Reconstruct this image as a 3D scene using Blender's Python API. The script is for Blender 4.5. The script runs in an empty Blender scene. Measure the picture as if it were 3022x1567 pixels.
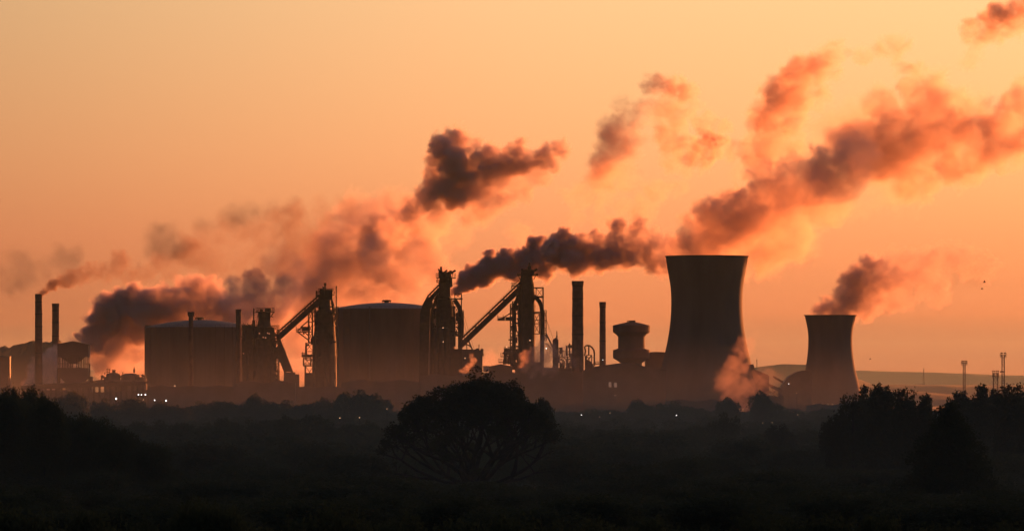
import bpy, math, random
import numpy as np
from mathutils import Vector, Matrix

# ------------------------------------------------------------------ camera, sky, sun, exposure
SC = bpy.context.scene
COL = SC.collection
W, H = 3022.0, 1567.0            # the photograph's pixels; used only to size things at their own distances
F = 16667.0                      # focal length in those pixels
HZ = 1140.0                      # row of the horizon
CH = 14.0                        # camera height, metres
cd = bpy.data.cameras.new("camera")
cam = bpy.data.objects.new("camera", cd)
COL.objects.link(cam)
SC.camera = cam
cam.location = (0, 0, CH)
cam.rotation_euler = (math.pi / 2, 0, 0)
cd.sensor_width = 36.0
cd.lens = 36.0 * F / W
cd.shift_y = (HZ - H / 2) / W
cd.clip_start = 1.0
cd.clip_end = 80000.0

EXPO = 2.3
SUN_AZ, SUN_EL = math.radians(29), math.radians(1.3)   # to the right of the view, very low
w = bpy.data.worlds.new("World")
SC.world = w
w.use_nodes = True
wn, wl = w.node_tree.nodes, w.node_tree.links
bg = wn["Background"]
bg.inputs[1].default_value = 0.1


def wmath(op, a, b=None, c=None, clamp=False):
    n = wn.new("ShaderNodeMath"); n.operation = op; n.use_clamp = clamp
    for i, v in enumerate((a, b, c)):
        if v is None: continue
        if hasattr(v, "links"): wl.new(v, n.inputs[i])
        else: n.inputs[i].default_value = v
    return n.outputs[0]


def wmix(op, a, b, fac=1.0):
    n = wn.new("ShaderNodeMix"); n.data_type = "RGBA"; n.blend_type = op
    if hasattr(fac, "links"): wl.new(fac, n.inputs[0])
    else: n.inputs[0].default_value = fac
    for i, v in ((6, a), (7, b)):
        if hasattr(v, "links"): wl.new(v, n.inputs[i])
        else: n.inputs[i].default_value = v
    return n.outputs[2]


sky = wn.new("ShaderNodeTexSky")
sky.sky_type = "NISHITA"; sky.sun_disc = False
sky.sun_elevation = SUN_EL; sky.sun_rotation = SUN_AZ
sky.air_density = 1.0; sky.dust_density = 2.0; sky.ozone_density = 1.0
tc = wn.new("ShaderNodeTexCoord")
sep = wn.new("ShaderNodeSeparateXYZ"); wl.new(tc.outputs["Generated"], sep.inputs[0])
dx, dy, dz = sep.outputs
# how near the direction's compass bearing is to the sun's: 1 towards it, -1 away
az = wmath("ADD", wmath("MULTIPLY", dx, math.sin(SUN_AZ)), wmath("MULTIPLY", dy, math.cos(SUN_AZ)))
azn = wmath("MULTIPLY_ADD", az, 0.5, 0.5, True)
azf = wmath("MULTIPLY_ADD", wmath("POWER", azn, 4.0), 1.13, 0.02)
veil = wn.new("ShaderNodeMapRange"); veil.interpolation_type = "SMOOTHSTEP"; wl.new(dx, veil.inputs[0])   # the sky is duller towards the south, left of the works
veil.inputs[1].default_value = -.17; veil.inputs[2].default_value = .02; veil.inputs[3].default_value = .65; veil.inputs[4].default_value = 1.0
# dusty glow of the low sky by height above the horizon
ramp = wn.new("ShaderNodeValToRGB")
tz = wmath("POWER", wmath("MAXIMUM", dz, 0.0), 0.5)        # sqrt(z): more room near the horizon
wl.new(tz, ramp.inputs[0])
stops = [(0.0, (.55, .117, .056)), (.012, (.69, .164, .086)), (.026, (.83, .247, .136)), (.042, (.87, .350, .180)),
         (.068, (.84, .450, .220)), (.15, (.5, .34, .20)), (.35, (.14, .15, .16)), (.7, (.03, .05, .08)), (1.0, (.02, .03, .055))]
cr = ramp.color_ramp
while len(cr.elements) < len(stops): cr.elements.new(0.5)
for e, (z, c) in zip(cr.elements, stops):
    e.position = math.sqrt(z); e.color = (*c, 1)
# long faint bars of cloud low over the horizon
mp = wn.new("ShaderNodeMapping"); mp.inputs["Scale"].default_value = (5, 5, 95)
wl.new(tc.outputs["Generated"], mp.inputs[0])
nz = wn.new("ShaderNodeTexNoise"); nz.inputs["Scale"].default_value = 1.0; nz.inputs["Detail"].default_value = 4
wl.new(mp.outputs[0], nz.inputs[0])
bars = wn.new("ShaderNodeMapRange"); wl.new(nz.outputs[0], bars.inputs[0])
bars.inputs[1].default_value = .46; bars.inputs[2].default_value = .62; bars.inputs[3].default_value = 0; bars.inputs[4].default_value = .6
low = wn.new("ShaderNodeMapRange"); wl.new(dz, low.inputs[0])
low.inputs[1].default_value = .010; low.inputs[2].default_value = .022; low.inputs[3].default_value = 1; low.inputs[4].default_value = 0
barf = wmath("MULTIPLY", bars.outputs[0], low.outputs[0])
glow = wmix("MIX", ramp.outputs[0], (.42, .13, .085, 1), barf)
NS = 0.26                                                 # share of the physical sky
nish = wmix("MULTIPLY", sky.outputs[0], (NS * .7, NS * .8, NS * 1.3, 1))
fin = wn.new("ShaderNodeVectorMath"); fin.operation = "SCALE"
wl.new(wmix("MULTIPLY", glow, (2.0,) * 3 + (1,)), fin.inputs[0]); wl.new(azf, fin.inputs["Scale"])
tot = wmix("ADD", nish, fin.outputs[0])
fin2 = wn.new("ShaderNodeVectorMath"); fin2.operation = "SCALE"; wl.new(tot, fin2.inputs[0]); wl.new(veil.outputs[0], fin2.inputs["Scale"])
wl.new(fin2.outputs[0], bg.inputs[0])

sl = bpy.data.lights.new("sun", "SUN")
sun = bpy.data.objects.new("sun", sl); COL.objects.link(sun)
sl.energy = 3.3; sl.angle = math.radians(0.6); sl.color = (1.0, .25, .06)
sd = Vector((math.sin(SUN_AZ) * math.cos(SUN_EL), math.cos(SUN_AZ) * math.cos(SUN_EL), math.sin(SUN_EL)))
sun.rotation_euler = sd.to_track_quat("Z", "Y").to_euler()
SC.view_settings.view_transform = "Standard"
SC.view_settings.look = "None"
SC.view_settings.exposure = EXPO
SC.view_settings.gamma = 1
SC.view_settings.use_curve_mapping = False
SC.render.engine = "CYCLES"
cy = SC.cycles
cy.max_bounces = 5; cy.diffuse_bounces = 2; cy.glossy_bounces = 2; cy.transmission_bounces = 2
cy.volume_bounces = 3; cy.transparent_max_bounces = 8
cy.volume_step_rate = 2.5; cy.volume_max_steps = 160
cy.use_denoising = True
cy.use_adaptive_sampling = False
HAZE = dict(density=1.6e-5, color=(.50, .82, .88, 1), g=.2)
rnd = random.Random(7)


# ------------------------------------------------------------------ materials
def material(name, col, rough=.9, var=.35, scale=.4, emit=None, metal=0.0, stretch=(1, 1, 1)):
    m = bpy.data.materials.new(name); m.use_nodes = True
    n, l = m.node_tree.nodes, m.node_tree.links
    b = n["Principled BSDF"]
    b.inputs["Roughness"].default_value = rough
    b.inputs["Metallic"].default_value = metal
    b.inputs["Specular IOR Level"].default_value = .2
    t = n.new("ShaderNodeTexCoord"); mpg = n.new("ShaderNodeMapping"); mpg.inputs["Scale"].default_value = stretch
    l.new(t.outputs["Object"], mpg.inputs[0])
    x = n.new("ShaderNodeTexNoise"); x.inputs["Scale"].default_value = scale; x.inputs["Detail"].default_value = 5
    l.new(mpg.outputs[0], x.inputs[0])
    r = n.new("ShaderNodeValToRGB"); l.new(x.outputs[0], r.inputs[0])
    r.color_ramp.elements[0].position = .3; r.color_ramp.elements[1].position = .7
    r.color_ramp.elements[0].color = (*[c * (1 - var) for c in col], 1)
    r.color_ramp.elements[1].color = (*[min(1, c * (1 + var)) for c in col], 1)
    l.new(r.outputs[0], b.inputs["Base Color"])
    if emit:
        b.inputs["Emission Color"].default_value = (*emit[0], 1)
        b.inputs["Emission Strength"].default_value = emit[1]
    return m


def leaf_material(name, col):
    m = material(name, col, .9, .15, .1); n, l = m.node_tree.nodes, m.node_tree.links
    b = n["Principled BSDF"]; t = n.new("ShaderNodeBsdfTranslucent"); mx = n.new("ShaderNodeMixShader"); mx.inputs[0].default_value = .5
    src = b.inputs["Base Color"].links[0].from_socket; l.new(src, t.inputs["Color"])
    l.new(b.outputs[0], mx.inputs[1]); l.new(t.outputs[0], mx.inputs[2]); l.new(mx.outputs[0], n["Material Output"].inputs["Surface"])
    return m


M = {
    "steel": material("dark_rusty_steel", (.045, .032, .026), .8, .4, .6),
    "plate": material("holder_plate", (.10, .075, .06), .8, .3, .15, stretch=(1, 1, .3)),
    "roofp": material("holder_crown_plate", (.085, .08, .08), .55, .2, .2),
    "conc": material("weathered_concrete", (.12, .10, .085), .95, .3, .12, stretch=(1, 1, .15)),
    "brick": material("sooty_brick", (.13, .075, .055), .95, .35, .5),
    "clad": material("sheet_cladding", (.09, .07, .065), .7, .3, .2),
    "pale": material("pale_wall", (.5, .42, .36), .9, .1, .3),
    "leaf": leaf_material("leaves", (.074, .078, .036)),
    "leafd": leaf_material("dark_leaves", (.056, .060, .030)),
    "bark": material("bark", (.045, .035, .028), .95, .3, 1.5),
    "ground": material("rough_grass_ground", (.030, .034, .016), 1, .4, .02),
    "hill": material("wooded_hill", (.045, .05, .025), 1, .4, .01),
    "lamp": material("lit_lamp", (.8, .8, .8), emit=((1, .93, .85), 1.6)),
    "lampo": material("lit_sodium_lamp", (.8, .5, .3), emit=((1, .50, .25), .5)),
    "win": material("opening_glow", (.5, .4, .3), emit=((1, .55, .36), .030)),  # emission standing in for light from behind, seen through openings
    "furn": material("furnace_glow", (.5, .3, .2), emit=((1, .34, .16), .10)),
    "bird": material("dark_feathers", (.03, .03, .03), .9, .2, 3),
}


# ------------------------------------------------------------------ building blocks
def link(o, parent=None):
    COL.objects.link(o)
    if parent: o.parent = parent
    return o


def tag(o, label=None, cat=None, group=None, kind=None):
    if label: o["label"] = label
    if cat: o["category"] = cat
    if group: o["group"] = group
    if kind: o["kind"] = kind
    return o


class Thing:
    """an Empty at the base of a thing; px sizes are turned into metres at the thing's own distance D"""
    def __init__(s, name, label, cat, cx, D, group=None):
        s.cx, s.D, s.s = cx, D, D / F
        s.o = bpy.data.objects.new(name, None)
        s.o.location = ((cx - W / 2) * s.s, D, 0); s.o.empty_display_size = 2
        COL.objects.link(s.o); tag(s.o, label, cat, group)

    def mb(s): return MB(s)


class MB:
    def __init__(s, t): s.t, s.v, s.f = t, [], []
    def X(s, x): return (x - s.t.cx) * s.t.s
    def Z(s, y): return CH - (y - HZ) * s.t.s

    def add(s, vs, fs):
        n = len(s.v); s.v += [tuple(v) for v in vs]; s.f += [tuple(i + n for i in f) for f in fs]

    def poly(s, pts, d0, d1):
        a = [(s.X(x), d0, s.Z(y)) for x, y in pts]; b = [(s.X(x), d1, s.Z(y)) for x, y in pts]
        n = len(pts)
        s.add(a + b, [tuple(range(n)), tuple(range(2 * n - 1, n - 1, -1))] + [(i, i + n, (i + 1) % n + n, (i + 1) % n) for i in range(n)])
        return s

    def box(s, x0, y0, x1, y1, d0=-2, d1=2): return s.poly([(x0, y1), (x1, y1), (x1, y0), (x0, y0)], d0, d1)

    def tube(s, pts, r, n=8):
        P = [Vector((s.X(p[0]), p[2] if len(p) > 2 else 0, s.Z(p[1]))) for p in pts]
        s.tubem(P, r, n); return s

    def tubem(s, P, r, n=8):
        rs = r if isinstance(r, (list, tuple)) else [r] * len(P)
        rings, k = [], len(P)
        for i, p in enumerate(P):
            t = (P[min(i + 1, k - 1)] - P[max(i - 1, 0)])
            if t.length < 1e-9: t = Vector((0, 0, 1))
            t.normalize()
            u = t.cross(Vector((0, 1, .013))); 
            if u.length < 1e-3: u = t.cross(Vector((1, 0, 0)))
            u.normalize(); v = t.cross(u)
            rings.append([p + (u * math.cos(a) + v * math.sin(a)) * rs[i] for a in [2 * math.pi * (j + .5) / n for j in range(n)]])
        vs = [q for r_ in rings for q in r_]
        fs = [(i * n + j, i * n + (j + 1) % n, (i + 1) * n + (j + 1) % n, (i + 1) * n + j) for i in range(k - 1) for j in range(n)]
        fs += [tuple(range(n - 1, -1, -1)), tuple(range((k - 1) * n, k * n))]
        s.add(vs, fs)

    def bar(s, x0, y0, x1, y1, wd=.35, d=0, d1=None): return s.tube([(x0, y0, d), (x1, y1, d if d1 is None else d1)], wd * .6, 4)

    def lathe(s, prof, n=32, cx=None, d=0, cap=True, jit=0, rot=0):
        cx = s.t.cx if cx is None else cx
        vs = []
        for r, y in prof:
            for j in range(n):
                a = 2 * math.pi * j / n + rot; rr = r * s.t.s * (1 + jit * rnd.uniform(-1, 1))
                vs.append((s.X(cx) + rr * math.cos(a), d + rr * math.sin(a), s.Z(y)))
        k = len(prof)
        fs = [(i * n + j, i * n + (j + 1) % n, (i + 1) * n + (j + 1) % n, (i + 1) * n + j) for i in range(k - 1) for j in range(n)]
        if cap: fs += [tuple(range(n - 1, -1, -1)), tuple(range((k - 1) * n, k * n))]
        s.add(vs, fs); return s

    def lattice(s, x0, y0, x1, y1, d0=-3, d1=3, cell=4.0, wd=.3, jig=True):
        h = abs(s.Z(y0) - s.Z(y1)); n = max(1, round(h / cell)); ys = [y0 + (y1 - y0) * i / n for i in range(n + 1)]
        for x in (x0, x1):
            for d in (d0, d1): s.bar(x, y0, x, y1, wd * 1.3, d)
        for i in range(n + 1):
            for d in (d0, d1): s.bar(x0, ys[i], x1, ys[i], wd, d)
            for x in (x0, x1): s.bar(x, ys[i], x, ys[i], wd, d0, d1)
            if i < n:
                for d in (d0, d1):
                    if (i + (d > 0)) % 2: s.bar(x0, ys[i], x1, ys[i + 1], wd * .8, d)
                    else: s.bar(x1, ys[i], x0, ys[i + 1], wd * .8, d)
        return s

    def rail(s, x0, x1, y, h=7, d0=-3, d1=3, st=7):
        """a handrail round a deck whose floor is at row y"""
        n = max(1, round(abs(x1 - x0) / st))
        for d in (d0, d1):
            for q in (1, .5): s.bar(x0, y - h * q, x1, y - h * q, .14, d)
            for i in range(n + 1):
                x = x0 + (x1 - x0) * i / n; s.bar(x, y, x, y - h, .14, d)
        for x in (x0, x1): s.bar(x, y - h, x, y - h, .14, d0, d1)
        return s

    def deck(s, x0, x1, y, t=1.5, d0=-3, d1=3): return s.box(x0, y, x1, y + t, d0, d1)

    def build(s, name, mat, parent=None, label=None, smooth=False):
        me = bpy.data.meshes.new(name); me.from_pydata(s.v, [], s.f); me.update()
        me.materials.append(M[mat])
        if smooth: me.shade_smooth()
        p = s.t.o if parent is None else parent
        o = link(bpy.data.objects.new(name, me), p)
        if label: o["label"] = label
        return o


def ground_sheet():
    me = bpy.data.meshes.new("ground")
    xs = [-9000, -3000, -800, -250, 0, 250, 800, 3000, 9000]; ys = [-1200, 0, 400, 1000, 2000, 4000, 9000, 26000]
    v = [(x, y, 0) for y in ys for x in xs]; n = len(xs)
    f = [(j * n + i, j * n + i + 1, (j + 1) * n + i + 1, (j + 1) * n + i) for j in range(len(ys) - 1) for i in range(n - 1)]
    me.from_pydata(v, [], f); me.materials.append(M["ground"])
    tag(link(bpy.data.objects.new("ground", me)), "flat rough ground running to the horizon", kind="structure")


def ridge(name, pts, depth, label, seed=1, rough=1.5, step=25.0):
    """a hill as real terrain: crest heights along a line of (x, y, z) points, falling away on both sides over depth"""
    r = random.Random(seed); P = []
    for (a, b) in zip(pts[:-1], pts[1:]):
        a, b = Vector(a), Vector(b); n = max(1, int((b - a).length / step))
        P += [a.lerp(b, i / n) for i in range(n)]
    P.append(Vector(pts[-1]))
    prof = [(-1, 0), (-.75, .18), (-.5, .5), (-.25, .82), (-.1, .95), (0, 1), (.15, .93), (.5, .5), (1, 0)]
    v = []
    k = len(prof); ph = [r.uniform(0, 6) for _ in range(5)]
    for i, p in enumerate(P):
        t = (P[min(i + 1, len(P) - 1)] - P[max(0, i - 1)]); t.z = 0; t.normalize(); nrm = Vector((-t.y, t.x, 0))
        wob = sum(math.sin(i * step / (40 * 2 ** q) + ph[q]) * (.25 * 2 ** q) for q in range(4)) * rough * .35
        for a, b in prof:
            q = p + nrm * depth * a
            v.append((q.x, q.y, max(-.6, (p.z + wob) * b - .6 + (r.uniform(-.5, .5) * rough if b > .9 else 0))))
    f = [(i * k + j, i * k + j + 1, (i + 1) * k + j + 1, (i + 1) * k + j) for i in range(len(P) - 1) for j in range(k - 1)]
    me = bpy.data.meshes.new(name); me.from_pydata(v, [], f); me.materials.append(M["hill"])
    tag(link(bpy.data.objects.new(name, me)), label, kind="structure")


def at(x, y, D): return ((x - W / 2) * D / F, D, CH - (y - HZ) * D / F)


ground_sheet()
# far wold behind the right-hand side, nearer swells, the wooded hill at the left, and a long unseen rise added off to the right to shade the low ground
ridge("hill", [at(-900, 1096, 19000), at(900, 1094, 19000), at(1700, 1096, 19000), at(2560, 1095, 19000), at(2760, 1098, 19000), at(3022, 1104, 19000), at(4200, 1112, 19000)], 1500, "long flat hazy hill on the horizon behind the floodlight masts", 3, 4, 90)
ridge("hill", [at(1500, 1120, 9500), at(2180, 1090, 9500), at(2250, 1082, 9500), at(2310, 1076, 9500), at(2390, 1079, 9500), at(2480, 1100, 9500), at(2560, 1128, 9500)], 500, "hazy wooded hill between the two cooling towers", 4, 3, 45)
ridge("hill", [at(2300, 1140, 7500), at(2520, 1134, 7500), at(2760, 1133, 7500), at(3022, 1136, 7500), at(3500, 1139, 7500)], 900, "mid distance brown rise right of the small cooling tower", 9, 1, 50)
ridge("hill", [at(2300, 1140, 4200), at(2640, 1148, 4200), at(2720, 1153, 4200), at(2820, 1162, 4200), at(3300, 1176, 4200)], 260, "low brown slope behind the right hand trees", 5, .4, 30)
ridge("hill", [at(-500, 1060, 3700), at(-60, 1040, 3700), at(40, 1026, 3700), at(110, 1014, 3700), at(160, 1012, 3700), at(178, 1016, 3700), at(200, 1050, 3700), at(225, 1095, 3700), at(260, 1132, 3700)], 160, "wooded hill behind the twin chimneys", 6, 3.2, 2.5)
ridge("hill", [(430, 460, 0), (520, 700, 78), (780, 2000, 80), (1100, 3600, 74), (1700, 6000, 50), (2300, 8000, 0)], 190, "unseen wooded rise added off to the right to shade the low ground", 8, 2, 40)


# ------------------------------------------------------------------ chimneys
def chimney(label, cx, D, w0, w1, y0, y1, mat="brick", collar=True, group=None, ring=None, cap=0.0):
    t = Thing("chimney", label, "chimney", cx, D, group)
    prof = []
    n = 46
    for i in range(n + 1):
        q = i / n; y = y1 + (y0 - y1) * q
        prof.append(((w1 + (w0 - w1) * q) / 2 * (1 + rnd.uniform(-.012, .012)), y))
    b = t.mb().lathe(prof, 28); b.build("shaft", mat)
    if collar:
        cw = w0 / 2 + cap
        c = t.mb().lathe([(w0 / 2 + .15, y0 + 14), (cw + .5, y0 + 10), (cw + .9, y0), (cw + .3, y0 - .6), (cw - 2.2, y0 - .6), (cw - 2.4, y0 + 3)], 28, jit=.01)
        c.build("rim", mat)
    l = t.mb(); xl = cx - w0 * .1; dd = -(w1 / 2 + 1.5) * t.s
    for q in (-.25, .25): l.tube([(xl + q / t.s, y1, dd), (xl + q / t.s, y0, dd)], .05, 4)
    yy = y1
    while yy > y0: l.bar(xl - .25 / t.s, yy, xl + .25 / t.s, yy, .05, dd); yy -= 4
    l.build("ladder", "steel")
    for yy in ring or ():
        w_ = (w1 + (w0 - w1) * (y1 - yy) / (y1 - y0)) / 2
        t.mb().lathe([(w_, yy), (w_ + .8, yy + .8), (w_ + .8, yy + 2.2), (w_, yy + 3)], 24, cap=False).build("band", "steel")
    return t


chimney("tall brick chimney trailing thin brown smoke, taller one of the left pair", 114, 2400, 20.5, 25, 868, 1250, ring=[890, 925, 962, 1000, 1040])
chimney("shorter brick chimney without smoke, right of the smoking one, before the wooded hill", 164, 2650, 20, 24, 896, 1240, ring=[915, 950, 990])
chimney("short flared chimney rising in front of the left gasholder dome", 563.5, 2350, 13.5, 13.5, 921, 1250, cap=2.6)
chimney("plain round chimney at the right shoulder of the left gasholder", 704, 2380, 16, 16, 913, 1250, cap=0)
chimney("stout tall brick chimney with a sunlit right edge, right of the furnaces", 1705, 2350, 32, 37.5, 830, 1250, ring=[842, 880, 930, 985], cap=1.0)
chimney("slim chimney between the stout chimney and the ring tower", 1778.5, 2450, 17.5, 20, 891.5, 1250, cap=.3, ring=[905, 950, 1005])


# ------------------------------------------------------------------ gasholders
def gasholder(label, cx, D, R, rim, apex, foot=1262, lip=None):
    t = Thing("gasholder", label, "gasholder", cx, D)
    b = t.mb().lathe([(R, foot), (R, rim)], 72); b.build("wall", "plate")
    prof = [(R + .8, rim + 3), (R + .8, rim)] + [(R * math.cos(a), rim - (rim - apex) * math.sin(a)) for a in [math.pi / 2 * i / 12 for i in range(13)]]
    # shallow spherical crown
    prof = [(R + .8, rim + 3), (R + .8, rim)] + [(R * (1 - q), rim - (rim - apex) * (1 - (1 - q) ** 2)) for q in [i / 14 for i in range(14)] + [.995]]
    t.mb().lathe(prof, 72).build("dome", "roofp")
    v = t.mb().lathe([(7, apex + 3), (7, apex - 3)], 16).lathe([(14, apex - 3), (14, apex - 6), (9, apex - 8)], 20)
    for i in range(6):
        a = i * math.pi / 3; v.tube([(cx + 11 * math.cos(a), apex + 2, 11 * t.s * math.sin(a)), (cx + 11 * math.cos(a), apex - 3, 11 * t.s * math.sin(a))], .2, 4)
    v.build("roof_vent", "steel")
    st = t.mb()
    for i in range(36):
        a = 2 * math.pi * i / 36; x = cx + (R + .6) * math.cos(a); d = (R + .6) * t.s * math.sin(a); st.tube([(x, foot, d), (x, rim, d)], .22, 4)
    st.build("stiffener", "plate")
    rl = t.mb()
    for i in range(72):
        a = 2 * math.pi * i / 72; x = cx + R * math.cos(a); d = R * t.s * math.sin(a)
        a2 = 2 * math.pi * (i + 1) / 72; x2 = cx + R * math.cos(a2); d2 = R * t.s * math.sin(a2)
        rl.tube([(x, rim, d), (x, rim - 6, d)], .07, 4); rl.tube([(x, rim - 6, d), (x2, rim - 6, d2)], .06, 4)
    rl.build("railing", "steel")
    return t


g1 = gasholder("left gasholder with a small square housing on its left shoulder", 589, 2600, 161, 966, 944, 1262)
g1.mb().box(429, 960, 449, 975, -3, 3).build("housing", "clad")
g2 = gasholder("right gasholder with a pale dome, between two blast furnaces", 1141, 2620, 161, 912, 893, 1262)
for x in (1095, 1000, 1258):
    q = (x - 1141) / 161; d = -161 * g2.s * math.sqrt(1 - q * q) - .6
    b = g2.mb(); b.tube([(x, 1230, d), (x, 906, d)], .35, 6); b.build("stand_pipe", "roofp")


# ------------------------------------------------------------------ blast furnaces
def clutter(b, x0, x1, y0, y1, n, seed, dmin=-6, dmax=6, keep=1.0):
    """pipes, ducts, vessels and short walkways crowding a furnace"""
    r = random.Random(seed)
    for i in range(n):
        x = r.uniform(x0, x1); y = r.uniform(y0, y1); d = r.uniform(dmin, dmax); k = r.random()
        if k < .3: b.tube([(x, y, d), (x, min(y + r.uniform(12, 45), y1), d)], r.uniform(.25, .8), 6)
        elif k < .5: xx = min(x1, x + r.uniform(8, 25)); b.tube([(x, y, d), (xx, y, d)], r.uniform(.15, .5), 6)
        elif k < .68: xx = min(x1, x + r.uniform(6, 20)); b.deck(x, xx, y, 1.2, d - 1, d + 1); b.rail(x, xx, y, 6, d - 1, d + 1)
        elif k < .85: b.box(x, y, min(x1, x + r.uniform(3, 9)), y + r.uniform(4, 12), d - 1, d + 1)
        else: b.tube([(x, y, d), (min(x1, x + 8), y + 5, d), (min(x1, x + 10), y + 25, d)], r.uniform(.3, .6), 6)
    return b


def skip_bridge(t, x0, y0, x1, y1, th, slit, name="skip_bridge", d0=-3.2, d1=3.2):
    """inclined skip hoist bridge from low (x0,y0) to high (x1,y1); th rows thick, the light gap slit below the top"""
    b = t.mb()
    def seg(a, c): b.poly([(x0, y0 + c), (x1, y1 + c), (x1, y1 + a), (x0, y0 + a)], d0, d1)
    seg(slit + 4.0, th)
    o = b.build(name, "steel")
    r = t.mb()
    for d in (d0, d1): r.poly([(x0, y0 + slit), (x1, y1 + slit), (x1, y1), (x0, y0)], d, d + .5)
    r.poly([(x0, y0 + slit), (x1, y1 + slit), (x1, y1 + slit * .6), (x0, y0 + slit * .6)], d0 + .6, d1 - .1)
    L = math.hypot(x1 - x0, y1 - y0); n = int(L / 11)
    for i in range(n + 1):
        q = i / n; x = x0 + (x1 - x0) * q; y = y0 + (y1 - y0) * q
        for d in (d0 + .2, d1): r.bar(x, y + slit + 4.5, x, y + slit - 1, .25 if i % 5 else 1.2, d)
        r.bar(x, y + .3, x, y - 3.5, .12, d0); 
    r.tube([(x0, y0 - 3.2, d0), (x1, y1 - 3.2, d0)], .07, 4)
    r.build("guide_rail", "steel", o)
    return o


def bleeders(t, pts, par=None):
    b = t.mb()
    for p, r in pts: b.tube(p, r, 8)
    return b.build("bleeder_pipe", "steel")


# furnace A - leftmost, nearest the left gasholder
fa = Thing("blast_furnace", "blast furnace with a bare caged top platform, just right of the left gasholder", "blast furnace", 780, 2480)
fa.mb().lathe([(38, 1250), (38, 1120), (36, 1040), (33, 990), (29, 968), (20, 962), (17.5, 950), (18.5, 925), (20, 920)], 20).build("shaft", "steel")
b = fa.mb().deck(757, 810, 919, 2.4, -5, 5).rail(757, 810, 919, 9.5, -5, 5, 6).box(768, 912, 776, 919, -2, 2).box(783, 909, 800, 919, -2, 2)
b.bar(808, 921, 799, 935, .5).deck(797, 806, 934, 1.5).build("top_platform", "steel")
fa.mb().tube([(749.5, 1000, -2), (749.5, 910, -2)], .35, 6).tube([(749.5, 975, -2), (749.5, 945, -2)], .75, 6).bar(750, 922, 760, 922, .3, -2).bar(759, 965, 769, 922, .3, -2).bar(756, 960, 762, 925, .25, -1).build("mast", "steel")
b = fa.mb().lattice(744, 965, 762, 1240, -6, 6, 5, .35).lattice(800, 972, 822, 1240, -6, 6, 5, .4)
b.deck(744, 823, 966, 2, -6, 6).rail(744, 823, 966, 6, -6, 6, 5).deck(744, 826, 1000, 2, -6, 6)
b.poly([(716, 960), (746, 962), (746, 1250), (716, 1250)], -3, 3)
clutter(b, 742, 822, 975, 1200, 90, 3).build("support_frame", "steel")
b = fa.mb()
for i in range(9): x = 714 + i * 4.2; b.tube([(x, 975, 1), (x, 955 + rnd.uniform(-2, 4), 1)], rnd.uniform(.15, .5), 6)
b.box(712, 1000, 746, 1100, 2, 4); clutter(b, 712, 746, 962, 1100, 34, 5).build("pipework", "steel")
b = fa.mb()  # raking leg down to the stockhouse
b.poly([(824, 1000), (829, 1016), (862, 1097), (838, 1097), (815, 1035)], -1.2, 1.2)
for d in (-4, 4):
    b.bar(824, 1000, 862, 1098, .9, d); b.bar(806, 1010, 842, 1098, .9, d)
    for i in range(8):
        q = i / 8; b.bar(824 + 38 * q, 1000 + 98 * q, 806 + 36 * (q + .1), 1010 + 88 * (q + .1), .45, d)
b.bar(822, 980, 852, 1078, .12, 0).bar(826, 980, 854, 1078, .12, 1)
b.build("raking_frame", "steel")
fa.mb().box(838, 1098, 871, 1250, -3, 3).box(862, 1104, 883, 1250, -2.5, 2.5).build("stockhouse", "clad")
fa.mb().lathe([(3.2, 1250), (3.2, 1050), (1.5, 1040)], 10, 731, -3).lathe([(9, 1250), (9, 1010), (7, 1000), (0.3, 996)], 16, 724, 3).build("hot_blast_stove", "steel")
for x, y in ((768, 984), (779, 995.5), (786, 997), (797, 985), (792, 983), (721, 1043)):
    b = fa.mb().box(x - 1.6, y - 1.8, x + 1.6, y + 1.8, -8.1, -7.6)
    b.build("work_light", "furn")

# furnace B - joined to A by its skip bridge
fb = Thing("blast_furnace", "blast furnace whose skip bridge slopes down left, beside the pale dome gasholder", "blast furnace", 950, 2500)
fb.mb().lathe([(36, 1250), (36, 1120), (34, 1020), (30, 960), (26, 925), (18.5, 912), (18, 885), (18, 872)], 20, 958).build("shaft", "steel")
b = fb.mb().deck(937, 987, 869, 2, -5, 5).rail(937, 987, 869, 9, -5, 5, 6).deck(940, 984, 858, 1.4, -4, 4).rail(940, 984, 858, 6, -4, 4, 6).box(944, 853, 957, 885, -3, 3).box(958, 855, 982, 885, -3, 3)
b.tube([(934.5, 880, -2), (934.5, 858, -2)], .4, 6).bar(934, 866, 944, 861, .3, -2).build("top_platform", "steel")
bleeders(fb, [([(959.6, 870, 0), (959.6, 837, 0)], .38), ([(959.6, 843, 0), (959.6, 835, 0)], .6), ([(954.5, 870, 0), (954.5, 848, 0)], .35), ([(951, 848, 0), (958, 848, 0)], .25)])
fb.mb().tube([(992, 960, 2), (992, 845, 2)], .28, 6).tube([(990, 846, 2), (994.3, 846, 2)], .35, 6).tube([(992, 960, 2), (992, 905, 2)], .42, 6).bar(980, 915, 992, 915, .3, 2).build("flare_mast", "steel")
b = fb.mb().lattice(911, 921, 922, 1010, -5, 5, 4, .35).lattice(930, 905, 985, 960, -7, 7, 5, .4).lattice(903, 1012, 924, 1062, -5, 5, 3, .3)
b.deck(912, 990, 921, 2, -7, 7).rail(912, 990, 921, 5, -7, 7, 6).deck(925, 990, 946, 1.6, -7, 7).deck(925, 990, 960, 1.6, -7, 7)
b.lattice(896, 1056, 917, 1078, -5, 5, 4, .3).lattice(901, 1080, 926, 1240, -5, 5, 6, .35)
b.deck(896, 925, 1078, 3, -5, 5).rail(896, 925, 1078, 6).box(900, 1100, 990, 1250, -2, 2)
clutter(b, 918, 992, 925, 1200, 130, 11).build("support_frame", "steel")
b = fb.mb().box(892, 964, 914, 977, -3, 3).deck(875, 916, 978, 3, -3.5, 3.5).rail(875, 892, 978, 8, -3.5, 3.5, 5).bar(874, 978, 874, 962, .25)
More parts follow.
